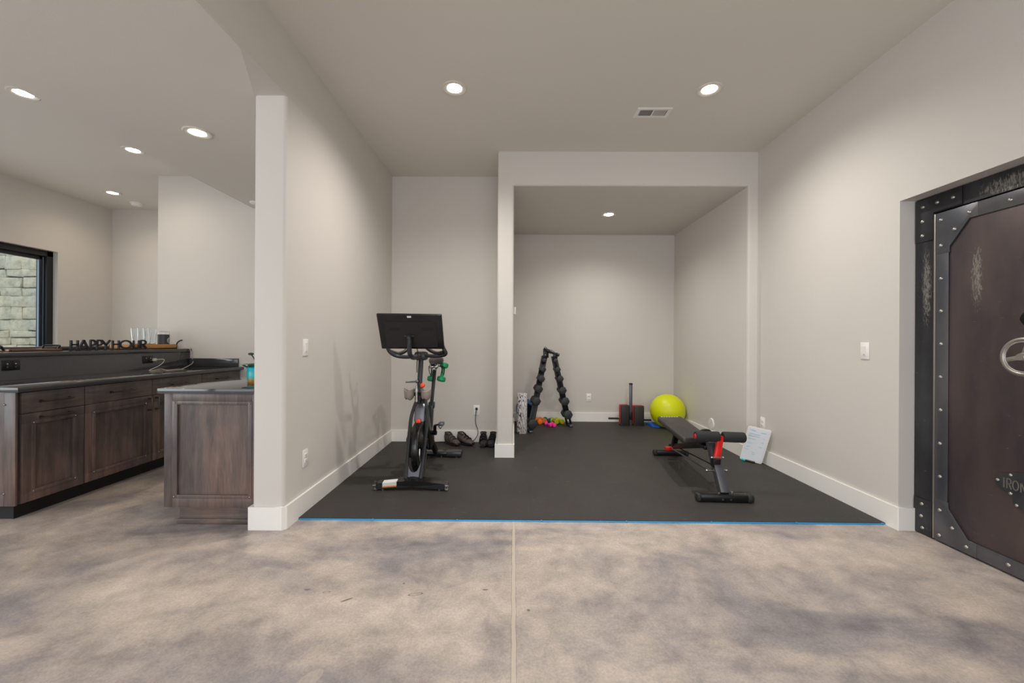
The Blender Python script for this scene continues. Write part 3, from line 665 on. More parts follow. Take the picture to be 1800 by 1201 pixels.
MB().box((-3.845, 2.628, CT-.034), (-3.205, YB-.001, CT), .003).build('slab', 'counter_black', ct)
MB().box((-3.845, YB-.022, CT), (-3.265, YB-.001, CT+.096), .002).build('end_splash', 'counter_black', ct)
BXF, BZ = -3.85, 1.061
bp = thing('bar_counter', 'raised black bar ledge behind the long worktop', 'bar', (-4.05, 3.7, 0))
MB().box((-4.1, 2.50, 0), (BXF, YB-.001, BZ), .002).build('bar_wall', 'counter_black', bp)
MB().box((-4.29, 2.42, BZ), (-3.828, YB-.001, BZ+.034), .003).build('ledge', 'counter_black', bp)
MB().box((-4.29, 2.42, BZ+.034), (-4.262, YB-.001, BZ+.070), .008).build('rear_rail', 'counter_black', bp)
LZ = BZ+.034
po = wallplate('wall_outlet', 'black double outlet on the bar splash at the left edge', 'outlet', (BXF, 3.11, .997), LFT, 'double', w_=.115, h_=.078, pm='black_gloss')
p2 = wallplate('wall_outlet', 'black outlet on the bar splash with a white charger plugged in', 'outlet', (BXF, 4.285, .99), LFT, 'double', w_=.118, h_=.078, pm='black_gloss')
ch = thing('phone_charger', 'white charger plug with its cable trailing over the worktop', 'charger', (BXF+.02, 4.34, .985))
MB().box((BXF+.010, 4.325, .972), (BXF+.040, 4.352, 1.0), .003).build('plug', 'cord_white', ch)
cz_ = CT+.0035
def onc(px, py): q = at(px, py, 'z', cz_); return q
cab = [V(BXF+.040, 4.338, .986), V(BXF+.075, 4.40, .984), V(BXF+.07, 4.36, .93)]
cab += [V(min(max(q.x, BXF+.02), -3.25), min(q.y, YB-.04), cz_) for q in (onc(262, 652), onc(283, 649), onc(293, 651), onc(312, 649.5), onc(322, 648))]
cab += [V(-3.78, 4.80, .93), V(-3.805, 4.815, 1.0), V(-3.818, 4.815, 1.075), V(-3.835, 4.80, LZ+.004), V(-3.92, 4.79, LZ+.004)]
MB().tube(cab, .0035, 8, 6).build('cable', 'cord_white', ch)
# peninsula
PF = 2.656
pn = thing('peninsula_cabinet', 'dark stained peninsula cabinet end against the left wall, framed panel with nail heads', 'cabinet', (-1.97, 3.4, 0))
MB().box((-2.276, PF+.012, .107), (-1.675, 4.2, CT-.034)).build('body', 'wood_upright', pn)
ep = MB()
for a, b, c_, e in ((-2.276, -2.222, .107, CT-.036), (-1.70, -1.675, .107, CT-.036), (-2.222, -1.70, .107, .165), (-2.222, -1.70, .80, CT-.036)): ep.box((a, PF, c_), (b, PF+.014, e), .0012)
ep = ep.build('end_panel', 'wood_upright', pn); bd = MB()
for a, b, c_, e in ((-2.222, -2.19, .165, .80), (-1.726, -1.70, .165, .80), (-2.19, -1.726, .165, .189), (-2.19, -1.726, .777, .80)): bd.box((a, PF-.003, c_), (b, PF+.012, e), .0015)
bd.build('bead', 'wood_upright', ep)
nails(ep, [V(x, PF-.003, z) for x in (-2.206, -1.713) for z in (.178, .788)])
MB().box((-2.19, PF+.022, 0), (-1.675, 4.15, .107)).box((-2.174, PF+.006, 0), (-1.69, PF+.03, .107)).build('toe_kick', 'wood_level', pn)
MB().box((-2.184, PF-.006, 0), (-1.69, PF+.008, .034), .002).build('shoe_molding', 'wood_level', pn)
tag(MB().box((-2.30, 2.628, CT-.034), (XW-BT-.002, 4.22, CT), .003).build('countertop', 'counter_black', at=(-1.98, 3.4, CT-.034)), 'black stone worktop of the peninsula with a turquoise vase on it', 'countertop')
vs = thing('vase', 'turquoise and amber glazed vase on the peninsula, half hidden by the wall end', 'vase', (-1.845, 2.95, CT))
MB().lathe([(.0, .0), (.064, .0), (.068, .006), (.070, .03), (.072, .08), (.070, .105), (.074, .118), (.098, .134), (.103, .139), (.098, .142), (.07, .124), (.062, .10), (.062, .012), (0, .01)], (-1.845, 2.95, CT), 40, caps=False).build('body', 'vase_glaze', vs)
lf = MB(); c0 = V(-1.845, 2.95, CT+.02)
for k, (dx, dy, hz) in enumerate(((-.055, .0, .215), (.02, -.03, .22), (.03, .04, .24), (.08, .0, .19))):
    tip = V(c0.x+dx, c0.y+dy, CT+hz); mid_ = (c0+tip)/2+V(dx*-.2, 0, .03); lf.tube([c0, mid_, tip], .004, 6, 5).ball(tip, .014, 8, (1.6, .6, .7))
lf.build('stems', 'leaf_dark', vs)
# things on the bar ledge
sg = thing('happy_hour_sign', 'black cut-out letter sign reading HAPPY HOUR standing on the bar ledge', 'sign', (-3.95, 4.0, LZ))
def sy_(px): return at(px, 605, 'x', -3.95).y
lt = MB()
for chh, a, b in (('H', 175, 285), ('A', 288, 418), ('P', 432, 515), ('P', 520, 604), ('Y', 590, 702), ('H', 725, 826), ('O', 828, 985), ('U', 1000, 1090), ('R', 1094, 1186)):
    ya, yb = sy_(100+a/7.5), sy_(100+b/7.5); glyph(lt, chh, V(-3.95, ya, LZ+.013), V(0, 1, 0), V(0, 0, 1), yb-ya, .082, .0150, .014, (1, 0, 0))
lt.build('letters', 'sign_black', sg)
MB().box((-3.965, sy_(122), LZ), (-3.93, sy_(259), LZ+.008), .001).build('base_bar', 'sign_black', sg)
ty0, ty1 = 4.21, 4.80; tr = thing('serving_tray', 'light wooden serving tray on the bar ledge under the glasses', 'tray', (-4.07, 4.5, LZ))
b = MB().box((-4.19, ty0, LZ), (-3.965, ty1, LZ+.012), .002)
for q in ((-4.19, ty0, -4.178, ty1), (-3.977, ty0, -3.965, ty1), (-4.19, ty0, -3.965, ty0+.012), (-4.19, ty1-.012, -3.965, ty1)): b.box((q[0], q[1], LZ), (q[2], q[3], LZ+.052), .002)
b.build('body', 'tray_wood', tr)
MB().tube([(-3.972, ty1-.006, LZ+.04), (-3.968, ty1+.002, LZ+.065), (-3.960, ty1+.016, LZ+.085), (-3.945, ty1+.032, LZ+.098), (-3.935, ty1+.040, LZ+.10)], .007, 8, 5).build('handle', 'black_metal', tr, label='dark curved handle')
tb = LZ+.0135; g0 = None
gl = ['tall clear beer glass on the wooden tray, leftmost of the four', 'tall clear beer glass on the wooden tray, second from left', 'tall clear beer glass on the wooden tray, third from left', 'tall clear beer glass on the wooden tray, rightmost beside the dark candle jar']
for k, (px, xx) in enumerate(((238, -4.05), (249, -4.09), (258.5, -4.05), (268, -4.09))):
    yy = at(px, 600, 'x', xx).y
    if g0 is None:
        g0 = MB().lathe([(0, 0), (.026, 0), (.027, .004), (.025, .02), (.028, .08), (.036, .17), (.0365, .215), (.035, .216), (.0335, .17), (.0255, .08), (.0225, .022), (0, .018)], (0, 0, 0), 28, caps=False).build('beer_glass', 'glass'); g0.location = (xx, yy, tb); tag(g0, gl[0], 'glass', 'tall glasses on the tray')
    else:
        q = g0.copy(); COL.objects.link(q); q.location = (xx, yy, tb); q['label'] = gl[k]
jy = at(287.5, 600, 'x', -4.03).y; jr = thing('candle_jar', 'clear jar with dark label and white ring emblem on the wooden tray', 'jar', (-4.03, jy, tb))
MB().lathe([(0, 0), (.05, 0), (.053, .006), (.053, .183), (.050, .185), (.050, .012), (0, .010)], (-4.03, jy, tb), 32, caps=False).build('glass_body', 'glass', jr)
MB().lathe([(.0537, .012), (.0545, .013), (.0545, .150), (.0537, .151)], (-4.03, jy, tb), 32, caps=False).build('label_band', 'candle_label', jr)
lb = MB(); a0 = .35
for R2 in (.030, .016):
    lb.tube([V(-4.03+.0555*math.cos(a0+R2*math.cos(2*PI*k/24)/.0545), jy+.0555*math.sin(a0+R2*math.cos(2*PI*k/24)/.0545), tb+.082+R2*math.sin(2*PI*k/24)) for k in range(24)], .0022, 6, 1, True)
lb.build('emblem', 'label_white', jr)
ptr = thing('serving_platter', 'copper toned platter with black handles at the left end of the bar ledge', 'tray', (-4.03, 3.2, LZ))
q0, q1 = at(2, 605, 'x', -4.0).y, at(97, 605, 'x', -4.0).y
MB().box((-4.17, q0, LZ), (-3.93, q1, LZ+.008), .003).box((-4.17, q0, LZ), (-4.158, q1, LZ+.022), .003).box((-3.942, q0, LZ), (-3.93, q1, LZ+.022), .003).box((-4.17, q0, LZ), (-3.93, q0+.012, LZ+.022), .003).box((-4.17, q1-.012, LZ), (-3.93, q1, LZ+.022), .003).build('body', 'copper', ptr)
for yy, s in ((q0, -1), (q1, 1)): MB().tube([(-3.98, yy, LZ+.012), (-3.98, yy+s*.012, LZ+.035), (-3.99, yy+s*.02, LZ+.048), (-4.11, yy+s*.02, LZ+.048), (-4.12, yy+s*.012, LZ+.035), (-4.12, yy, LZ+.012)], .008, 8, 4).build('handle', 'black_metal', ptr, label='black metal handle')

# ------------------------------------------------------------------ exercise bike (front towards the camera)
Z0 = MT
def A(px, py, y): return at(px, py, 'y', y)
bx = -.813; bk = thing('exercise_bike', 'black stationary spin bike with large screen, facing the camera in the nook', 'exercise bike', (bx, 3.78, Z0))
# front stabiliser: shallow V seen from the front
fs = MB()
for s in (-1, 1): fs.hexa([V(bx, 3.25, Z0+.028), V(bx+s*.272, 3.235, Z0+.012), V(bx+s*.272, 3.325, Z0+.012), V(bx, 3.36, Z0+.028), V(bx, 3.25, Z0+.078), V(bx+s*.272, 3.24, Z0+.055), V(bx+s*.272, 3.32, Z0+.055), V(bx, 3.355, Z0+.088)])
fs = fs.build('front_stabilizer', 'black_gloss', bk)
for s in (-1, 1):
    wl = MB().lathe([(.0, -.011), (.012, -.011), (.026, -.013), (.034, -.009), (.034, .009), (.026, .013), (.012, .011), (0, .011)], (bx+s*.285, 3.262, Z0+.0345), 28, 'x', caps=False).build('transport_wheel', 'wheel_clear', fs, label='grey translucent transport wheel')
    MB().cyl((bx+s*.265, 3.262, Z0+.0345), (bx+s*.30, 3.262, Z0+.0345), .008, seg=12).build('axle', 'chrome', wl)
    MB().cyl((bx+s*.225, 3.262, Z0), (bx+s*.225, 3.262, Z0+.016), .012, seg=14).build('levelling_foot', 'chrome', fs)
MB().hexa([V(bx-.222, 3.2385, Z0+.024), V(bx-.112, 3.246, Z0+.031), V(bx-.112, 3.29, Z0+.072), V(bx-.222, 3.285, Z0+.064), V(bx-.222, 3.2375, Z0+.060), V(bx-.112, 3.2445, Z0+.070), V(bx-.112, 3.29, Z0+.0775), V(bx-.222, 3.285, Z0+.0685)]).build('warning_label', 'label_white', fs, label='white warning label')
MB().hexa([V(bx-.222, 3.237, Z0+.024), V(bx-.112, 3.2445, Z0+.031), V(bx-.112, 3.2455, Z0+.031), V(bx-.222, 3.238, Z0+.024), V(bx-.222, 3.2362, Z0+.034), V(bx-.112, 3.2437, Z0+.041), V(bx-.112, 3.2447, Z0+.041), V(bx-.222, 3.2372, Z0+.034)]).build('label_stripe', 'label_orange', fs)
# rear stabiliser
rr = MB().box((bx-.275, 4.165, Z0+.014), (bx+.285, 4.265, Z0+.058), .012).build('rear_stabilizer', 'black_gloss', bk)
MB().box((bx+.13, 4.158, Z0+.012), (bx+.288, 4.27, Z0+.062), .012).build('end_cap', 'dark_shroud', rr)
for s in (-.24, -.05, .08, .235): MB().cyl((bx+s, 4.19, Z0), (bx+s, 4.19, Z0+.018), .012, seg=14).build('levelling_foot', 'chrome', rr)
# fork: two rails straddling the flywheel, joined by a cheek plate at the foot and a neck at the top
fk = MB()
for s in (-1, 1):
    fk.tube([V(bx+s*.062, 3.32, Z0+.07), V(bx+s*.066, 3.40, .25), V(bx+s*.070, 3.50, .47), V(bx+s*.068, 3.545, .555), V(bx+s*.050, 3.58, .635), V(bx+s*.026, 3.60, .70)], .013, 10, 6, ry=.022)
fk = fk.build('fork', 'dark_shroud', bk)
ck = MB()
for k in range(20):
    def zt_(u): return .126+.105*(abs(u)/.06)**2.6
    u0, u1 = -.060+.006*k, -.054+.006*k; za_, zb__ = zt_(u0), zt_(u1); ya_, yb__ = 3.325+(za_-.082)*.37, 3.325+(zb__-.082)*.37
    ck.hexa([V(bx+u0, 3.325, Z0+.07), V(bx+u1, 3.325, Z0+.07), V(bx+u1, 3.345, Z0+.07), V(bx+u0, 3.345, Z0+.07), V(bx+u0, ya_, za_), V(bx+u1, yb__, zb__), V(bx+u1, yb__+.02, zb__), V(bx+u0, ya_+.02, za_)])
ck.build('fork_cheek', 'grey_metal', fk)
fl = MB().lathe([(0, -.018), (.10, -.018), (.16, -.014), (.195, -.022), (.215, -.024), (.22, -.016), (.22, .016), (.215, .024), (.195, .022), (.16, .014), (.10, .018), (0, .018)], (bx, 3.56, .285), 64, 'x', caps=False).build('flywheel', 'black_gloss', bk)
MB().torus((bx, 3.56, .285), .205, .004, 'x', 64, 8, 6.2).build('flywheel_rim', 'grey_metal', fl)
MB().cyl((bx-.06, 3.56, .285), (bx+.075, 3.56, .285), .022, seg=20).cyl((bx+.02, 3.56, .285), (bx+.06, 3.56, .285), .036, seg=24).build('hub', 'black_metal', fl)
MB().tube([V(bx+.03, 3.41, .30), V(bx+.032, 3.40, .24), V(bx+.033, 3.43, .17), V(bx+.03, 3.46, .13)], .007, 8, 6, ry=.012).build('flywheel_badge', 'steel_bright', fl, label='curved silver flash on the flywheel')
# main shroud behind the neck, with belt guard on the left
MB().prism([(3.56, .56), (3.60, .70), (3.66, .70), (3.86, .40), (4.02, .30), (4.02, .20), (3.86, .17), (3.70, .42)], bx-.03, bx+.04, 'x', .012).build('main_frame', 'black_metal', bk)
MB().lathe([(0, -.03), (.12, -.03), (.15, -.02), (.155, 0), (.15, .02), (0, .022)], (bx-.085, 3.86, .30), 40, 'x', caps=False).prism([(3.52, .20), (3.52, .36), (3.60, .40), (3.86, .44), (3.86, .16), (3.60, .17)], bx-.112, bx-.066, 'x', .012).build('belt_guard', 'black_plastic', bk)
MB().prism([(3.52, .50), (3.555, .62), (3.585, .66), (3.62, .60), (3.60, .50)], bx-.045, bx+.045, 'x', .012).build('brake_shroud', 'grey_metal', bk)
MB().box((bx-.024, 3.50, .495), (bx+.020, 3.53, .53), .010).build('brake_pad', 'orange_knob', bk, label='red brake housing above the flywheel')
# head post up to the handlebar
h0, h1 = A(735.5, 706, 3.60), A(740.5, 628, 3.63)
hp = MB().obox(h0-V(0, 0, .04), h1, .036, .052, (0, 1, 0), .006).obox(h0.lerp(h1, .02), h0.lerp(h1, .36), .055, .066, (0, 1, 0), .008).build('head_post', 'black_metal', bk)
lv = A(733, 671, 3.56); MB().tube([lv, A(724, 671.5, 3.54), A(713, 672, 3.53)], .007, 10, 4).ball(lv, .016, 12).build('clamp_lever', 'grey_metal', hp)
kn = A(743, 677.5, 3.53); MB().lathe([(0, -.028), (.014, -.026), (.02, -.014), (.021, .004), (.014, .02), (.010, .05)], kn, 20, 'y').build('resistance_knob', 'orange_knob', hp, label='orange red resistance knob')
sk = A(732.5, 688, 3.53); MB().cyl(sk-V(0, 0, .09), sk+V(0, 0, .05), .011, seg=12).cyl(sk-V(0, 0, .005), sk+V(0, 0, .02), .018, seg=14).build('brake_rod', 'chrome', hp)
# two bottle cages
for s, px in ((-1, 719.5), (1, 749)):
    c0 = A(px, 693, 3.56); cu = MB(); n = 20; rings = []
    for (zz, r) in ((-.045, .028), (-.03, .040), (.0, .043), (.03, .045), (.042, .0455)):
        rings.append([cu.bm.verts.new(c0+V(r*math.cos(2*PI*k/n), r*math.sin(2*PI*k/n), zz+(.010*math.cos(4*PI*k/n) if zz > .02 else (.006*math.cos(6*PI*k/n) if zz < -.02 else 0)))) for k in range(n)])
    cu._skin(rings, False); o = cu.build('bottle_cage', 'bottle_cage', bk, label='beige plastic bottle cage'); md = o.modifiers.new('thickness', 'SOLIDIFY'); md.thickness = .004
    MB().obox(c0+V(-s*.04, 0, 0), V(h0.x, 3.575, c0.z), .012, .03).build('cage_bracket', 'black_metal', bk)
# handlebar: lower cross bar that curls forward and up, with inner grips
hb = MB(); yb_ = 3.60
hb.tube([A(740, 623, 3.62), A(722, 627.5, 3.60), A(700, 626.5, 3.59), A(687, 620.5, 3.57), A(681.5, 611, 3.56), A(683, 602, 3.56)], .0165, 12, 6)
hb.tube([A(740, 623, 3.62), A(757, 626, 3.60), A(774, 625.5, 3.59), A(783.5, 622, 3.57), A(779.5, 612, 3.56), A(776, 602, 3.56)], .0165, 12, 6)
hb.tube([A(685.5, 617.5, 3.57), A(699, 621.5, 3.60), A(710, 619, 3.62), A(718, 611, 3.66), A(719, 600, 3.68)], .0155, 12, 6)
hb.tube([A(780, 619, 3.57), A(768, 621, 3.60), A(756, 616, 3.62), A(747, 608, 3.66), A(744, 600, 3.68)], .0155, 12, 6)
hb.box(h1+V(-.06, -.035, -.028), h1+V(.055, .06, .05), .024); hb.build('handlebar', 'black_plastic', bk)
# screen: tilted slab, back towards the camera
c4 = [A(671, 613.5, 3.41), A(781, 614, 3.41), A(776, 553.5, 3.27), A(661, 552, 3.27)]; nb = (c4[1]-c4[0]).cross(c4[3]-c4[0]).normalized()
if nb.y > 0: nb = -nb
t = bmesh.new(); fr = [t.verts.new(p) for p in c4]; bk_ = [t.verts.new(p-nb*.022) for p in c4]; t.faces.new(fr); t.faces.new(bk_)
for k in range(4): t.faces.new((fr[k], fr[(k+1) % 4], bk_[(k+1) % 4], bk_[k]))
bmesh.ops.recalc_face_normals(t, faces=t.faces); bmesh.ops.bevel(t, geom=list(t.edges), offset=.006, segments=3, affect='EDGES', profile=.5)
sc_ = MB().add(t).build('screen', 'black_gloss', bk)
def onscreen(u, v, off=0.): return (c4[0].lerp(c4[1], u)).lerp(c4[3].lerp(c4[2], u), v)+nb*off
def patch(name, m, u0, u1, v0, v1, off, parent): 
    q = [onscreen(u0, v0), onscreen(u1, v0), onscreen(u1, v1), onscreen(u0, v1)]
    return MB().hexa([p-nb*.002 for p in q]+[p+nb*off for p in q]).build(name, m, parent)
patch('rear_cover', 'black_plastic', .10, .90, .06, .80, .004, sc_)
for u in (.17, .68): patch('speaker_grille', 'black_slot', u, u+.17, .54, .63, .0048, sc_)
patch('badge', 'label_white', .468, .532, .905, .955, .001, sc_)
ms = onscreen(.47, .40, .03)
MB().tube([onscreen(.47, .40, .0), onscreen(.47, .39, .026), A(719.5, 597, 3.335), A(719.5, 612, 3.345), A(721, 624, 3.37), A(727, 629, 3.45), A(736, 626, 3.56)], .0195, 14, 6).build('screen_arm', 'dark_shroud', bk)
patch('arm_bracket', 'grey_metal', .40, .54, .385, .415, .012, sc_)
MB().tube([A(733, 613, 3.42), A(734.5, 622, 3.50), A(733, 640, 3.58), A(733, 655, 3.59)], .004, 8, 5).build('screen_cable', 'cord_black', bk)
# saddle on its raked post, weight cradle behind
p_lo, p_mid, p_hi = V(bx+.01, 3.93, .30), A(758.5, 712, 4.05), A(764.5, 648, 4.13)
sp = MB().obox(p_lo, p_mid, .044, .06, (0, 1, 0), .006).obox(p_mid, p_hi, .03, .042, (0, 1, 0), .005).obox(p_mid-V(0, 0, .035), p_mid+V(.002, .004, .03), .056, .07, (0, 1, 0), .008).build('seat_post', 'black_metal', bk)
MB().obox(V(bx+.012, 3.96, .26), V(bx+.02, 4.20, Z0+.05), .04, .06, (0, 1, 0), .008).obox(V(bx, 3.60, .30), V(bx+.01, 3.97, .26), .05, .05, (0, 0, 1), .008).build('rear_strut', 'black_metal', bk)
sd0 = A(763.5, 635, 4.10); sd = MB(); rings = []
for (dy, wd_, hh, dz) in ((-.12, .022, .020, -.006), (-.08, .034, .028, -.002), (.0, .05, .033, .0), (.06, .068, .036, .002), (.12, .074, .037, .004), (.15, .055, .026, .006)):
    rings.append([sd.bm.verts.new(sd0+V(wd_*math.copysign(abs(math.cos(2*PI*k/20))**.7, math.cos(2*PI*k/20)), dy, dz+hh*math.copysign(abs(math.sin(2*PI*k/20))**.8, math.sin(2*PI*k/20)))) for k in range(20)])
sd._skin(rings); sd = sd.build('saddle', 'vinyl_black', bk)
rl = MB()
for s in (-1, 1): rl.tube([sd0+V(s*.022, -.09, -.02), sd0+V(s*.026, -.04, -.042), sd0+V(s*.03, .04, -.042), sd0+V(s*.04, .11, -.02)], .0045, 8, 5)
rl.ball(sd0+V(-.012, -.03, -.052), .030, 12, (1, 1, .8)).ball(sd0+V(.024, -.03, -.054), .024, 12).ball(sd0+V(.004, -.035, -.075), .022, 12).build('saddle_clamp', 'chrome', sd)
# weight cradles behind the saddle
hd = MB()
for s in (-1, 1):
    b0 = sd0+V(s*.055, .10, -.06); hd.tube([b0, b0+V(s*.0, .03, -.05), b0+V(0, .05, -.10)], .004, 8, 4).tube([b0+V(s*.02, 0, .0), b0+V(s*.024, .03, -.05), b0+V(s*.01, .05, -.10)], .004, 8, 4)
hd.tube([sd0+V(-.075, .10, -.06), sd0+V(0, .09, -.055), sd0+V(.075, .10, -.06)], .005, 8, 4).obox(sd0+V(0, .06, -.05), sd0+V(0, .10, -.055), .03, .02).build('weight_cradle', 'black_metal', bk)
# cranks and pedals
bb_ = V(bx+.01, 3.90, .34); ped = A(775, 745.5, 3.80); ca = A(764.5, 748, 3.80); cbm = A(764, 762, 3.86)
MB().obox(cbm, ca, .016, .03, (1, 0, 0), .004).cyl(V(bx, 3.90, cbm.z), cbm+V(.012, .02, 0), .022, seg=16).cyl(ca-V(.004, 0, 0), ped, .008, seg=10).build('crank', 'black_metal', bk)
MB().box(ped+V(-.018, -.04, -.012), ped+V(.028, .04, .016), .004).build('pedal', 'grey_metal', bk, label='grey metal pedal')
MB().tube([ped+V(.02, -.035, -.01), ped+V(.005, -.06, -.03), ped+V(-.015, -.035, -.01)], .004, 8, 4).build('pedal_cage', 'black_metal', bk)
cl_, pl_ = V(bx-.10, 3.98, .26), V(bx-.135, 4.0, .21)
MB().obox(V(bx-.115, 3.90, .33), V(bx-.115, 4.03, .22), .014, .03, (1, 0, 0), .004).build('crank', 'black_metal', bk)
MB().box((bx-.19, 3.99, .20), (bx-.125, 4.07, .228), .004).build('pedal', 'grey_metal', bk)
# two green dumbbells in the cradles (things of their own)
def neoprene(name, label, cat, m, p, q, r, hl, group, hr=None, seg=10):
    "small coated dumbbell between head centres p and q"
    p, q = Vector(p), Vector(q); mid_ = (p+q)/2; t = thing(name, label, cat, mid_, group=group); d = (q-p).normalized(); hr = hr or r*.42
    for c_, s in ((p, -1), (q, 1)): MB().loft([(c_-d*s*hl, r*.62), (c_-d*s*hl*.6, r*.98), (c_+d*s*hl*.5, r), (c_+d*s*hl*.9, r*.8), (c_+d*s*hl, r*.5)], seg).build('head', m, t)
    MB().cyl(p+d*hl*.4, q-d*hl*.4, hr, seg=14).build('grip', m, t); return t
g1, g2 = A(780.5, 642.5, 4.265), A(775.8, 666.5, 4.245)
neoprene('dumbbell', 'green dumbbell hanging upright behind the bike saddle, on its right side', 'dumbbell', 'green_dumbbell', g1, g2, .045, .028, 'green dumbbells on the bike', .018)
neoprene('dumbbell', 'green dumbbell behind the bike seat post, only its lower head showing', 'dumbbell', 'green_dumbbell', A(762, 644.5, 4.30), A(758.5, 666, 4.285), .045, .028, 'green dumbbells on the bike', .018)
# power cord from the outlet to the bike
oq = Vector(on(838, 721, 'y', YB)); pc = thing('power_cord', 'thin black power cord from the nook outlet down to the bike', 'cord', (oq.x, YB-.02, oq.z))
MB().box((oq.x-.013, YB-.034, oq.z+.006), (oq.x+.013, YB-.0095, oq.z+.032), .004).build('plug', 'cord_black', pc)
MB().tube([V(oq.x, YB-.034, oq.z+.018), V(oq.x-.005, YB-.05, oq.z-.03), V(oq.x-.01, YB-.045, .25), V(oq.x+.02, YB-.04, .13), V(oq.x-.03, YB-.05, .035), V(oq.x-.12, YB-.06, .018), V(oq.x-.30, YB-.05, .017), V(-.90, YB-.06, .017), V(-1.0, 4.5, .017), V(-.98, 4.28, .017)], .0035, 8, 7).build('cable', 'cord_black', pc)

# ------------------------------------------------------------------ shoes
def shoe(label, loc, rz, side, m_up, m_sole, m_strap, group, tall=1.0):
    "a low cycling shoe, toe along -Y"
    t = thing('cycling_shoe', label, 'shoe', loc, rz, group, world=False); L_ = .255; n = 20
    secs = [(0, .024, .034), (.025, .038, .048), (.07, .044, .055), (.11, .044, .066), (.15, .038, .082), (.19, .036, .098), (.225, .034, .104), (.248, .026, .100), (.255, .014, .09)]
    u = MB(); rings = []
    for (yy, w_, hh) in secs:
        hh *= tall; bend = side*.010*math.sin(yy/L_*PI)
        rings.append([u.bm.verts.new(V(bend+w_*math.copysign(abs(math.cos(2*PI*k/n))**.8, math.cos(2*PI*k/n)), yy-L_/2, .018+max(0, (hh-.012)*(.5+.5*math.sin(2*PI*k/n))))) for k in range(n)])
    u._skin(rings); up = u.build('upper', m_up, t)
    s_ = MB(); rings = []
    for (yy, w_, hh) in secs:
        w_ *= 1.06; bend = side*.010*math.sin(yy/L_*PI)
        rings.append([s_.bm.verts.new(V(bend+w_*math.cos(2*PI*k/12), yy-L_/2, .012+.010*math.sin(2*PI*k/12)+(.012 if yy < .04 else 0))) for k in range(12)])
    s_._skin(rings); so = s_.build('sole', m_sole, t)
    MB().box((-.018, -.07, 0), (.018, -.03, .010), .003).box((-.022, .075, 0), (.022, .115, .010), .003).build('cleat', 'steel_bright', so)
    for yy, w_, hh in ((-.045, .045, .060), (-.005, .044, .076), (.035, .041, .092)):
        hh *= tall; MB().tube([V(-side*.0-w_, yy, .035), V(-w_*.78, yy, .018+hh*.72), V(0, yy-.004, .012+hh*1.02), V(w_*.78, yy, .018+hh*.72), V(w_, yy, .035)], .010, 8, 5, ry=.0035).build('strap', m_strap, up)
    MB().tube([V(-.026, .045, .098*tall), V(-.030, .085, .108*tall), V(-.012, .118, .106*tall), V(.012, .118, .106*tall), V(.030, .085, .108*tall), V(.026, .045, .098*tall)], .007, 8, 5).build('collar', 'shoe_dark', up)
    return t
q = at(800, 781, 'z', MT); shoe('brown grey cycling shoe near the outlet cord, left one of its pair', (q.x-.035, q.y-.02, MT), .75, 1, 'shoe_brown', 'black_plastic', 'shoe_strap', 'brown cycling shoes', 1.15)
q = at(816, 780, 'z', MT); shoe('brown grey cycling shoe lying under the cord, right one of its pair', (q.x+.02, q.y-.03, MT), .85, -1, 'shoe_brown', 'black_plastic', 'shoe_dark', 'brown cycling shoes', 1.15)
q = at(849.5, 786, 'z', MT); shoe('black cycling shoe of the pair beside the partition, left one', (q.x-.006, q.y+.085, MT), .06, 1, 'shoe_dark', 'black_plastic', 'black_plastic', 'black cycling shoes', 1.18)
q = at(864, 786, 'z', MT); shoe('black cycling shoe of the pair beside the partition, half behind its corner', (q.x+.004, q.y+.085, MT), -.08, -1, 'shoe_dark', 'black_plastic', 'black_plastic', 'black cycling shoes', 1.18)

# ------------------------------------------------------------------ weight bench
wb = thing('weight_bench', 'black adjustable weight bench with red roller bracket and foam rollers', 'weight bench', (1.6, 3.6, MT))
f0, f1 = V(1.372, 3.085, Z0+.031), V(1.787, 3.065, Z0+.031)
ff = MB().obox(f0, f1, .062, .058, (0, 0, 1), .018).build('front_foot', 'black_metal', wb)
for a, b in ((f0, f0+(f1-f0)*.10), (f1, f1+(f0-f1)*.14)): MB().obox(a-(b-a)*.05, b, .068, .062, (0, 0, 1), .02).build('foot_cap', 'rubber_black', ff)
ft = V(1.583, 3.085, Z0+.055); top = V(1.593, 3.315, .405)
up_ = MB().obox(ft, top, .066, .06, (0, -1, 1), .004).build('front_post', 'grey_metal', wb)
for s in (-1, 1): MB().cyl(ft+V(s*.048, -.02, .006), ft+V(s*.048, -.02, .022), .010, seg=12).build('bolt', 'chrome', ff)
for s in (-1, 1): MB().cyl(V(1.583+s*.03, 3.041, Z0+.026), V(1.583+s*.03, 3.053, Z0+.026), .007, seg=12).build('bolt', 'chrome', ff)
r0, r1 = V(1.475, 4.33, Z0+.031), V(1.835, 4.31, Z0+.031)
rf = MB().obox(r0, r1, .06, .056, (0, 0, 1), .016).build('rear_foot', 'black_metal', wb)
for a, b in ((r0, r0+(r1-r0)*.12), (r1, r1+(r0-r1)*.12)): MB().obox(a-(b-a)*.05, b, .066, .061, (0, 0, 1), .018).build('foot_cap', 'rubber_black', rf)
rm = (r0+r1)/2; beam = MB().obox(V(1.66, 4.30, .11), V(1.60, 3.33, .375), .05, .05, (0, 0, 1), .004).obox(rm+V(0, 0, .02), V(1.66, 4.30, .13), .05, .05, (0, 1, 0), .004).build('main_beam', 'black_metal', wb)
MB().obox(V(1.65, 4.23, .12), V(1.625, 4.05, .395), .045, .045, (0, 1, 0), .004).build('back_support', 'black_metal', wb)
kb = A(1175, 788, 4.2); MB().box(kb+V(-.03, -.02, -.02), kb+V(.05, .03, .012), .004).build('adjuster', 'red_steel', wb, label='small red adjuster')
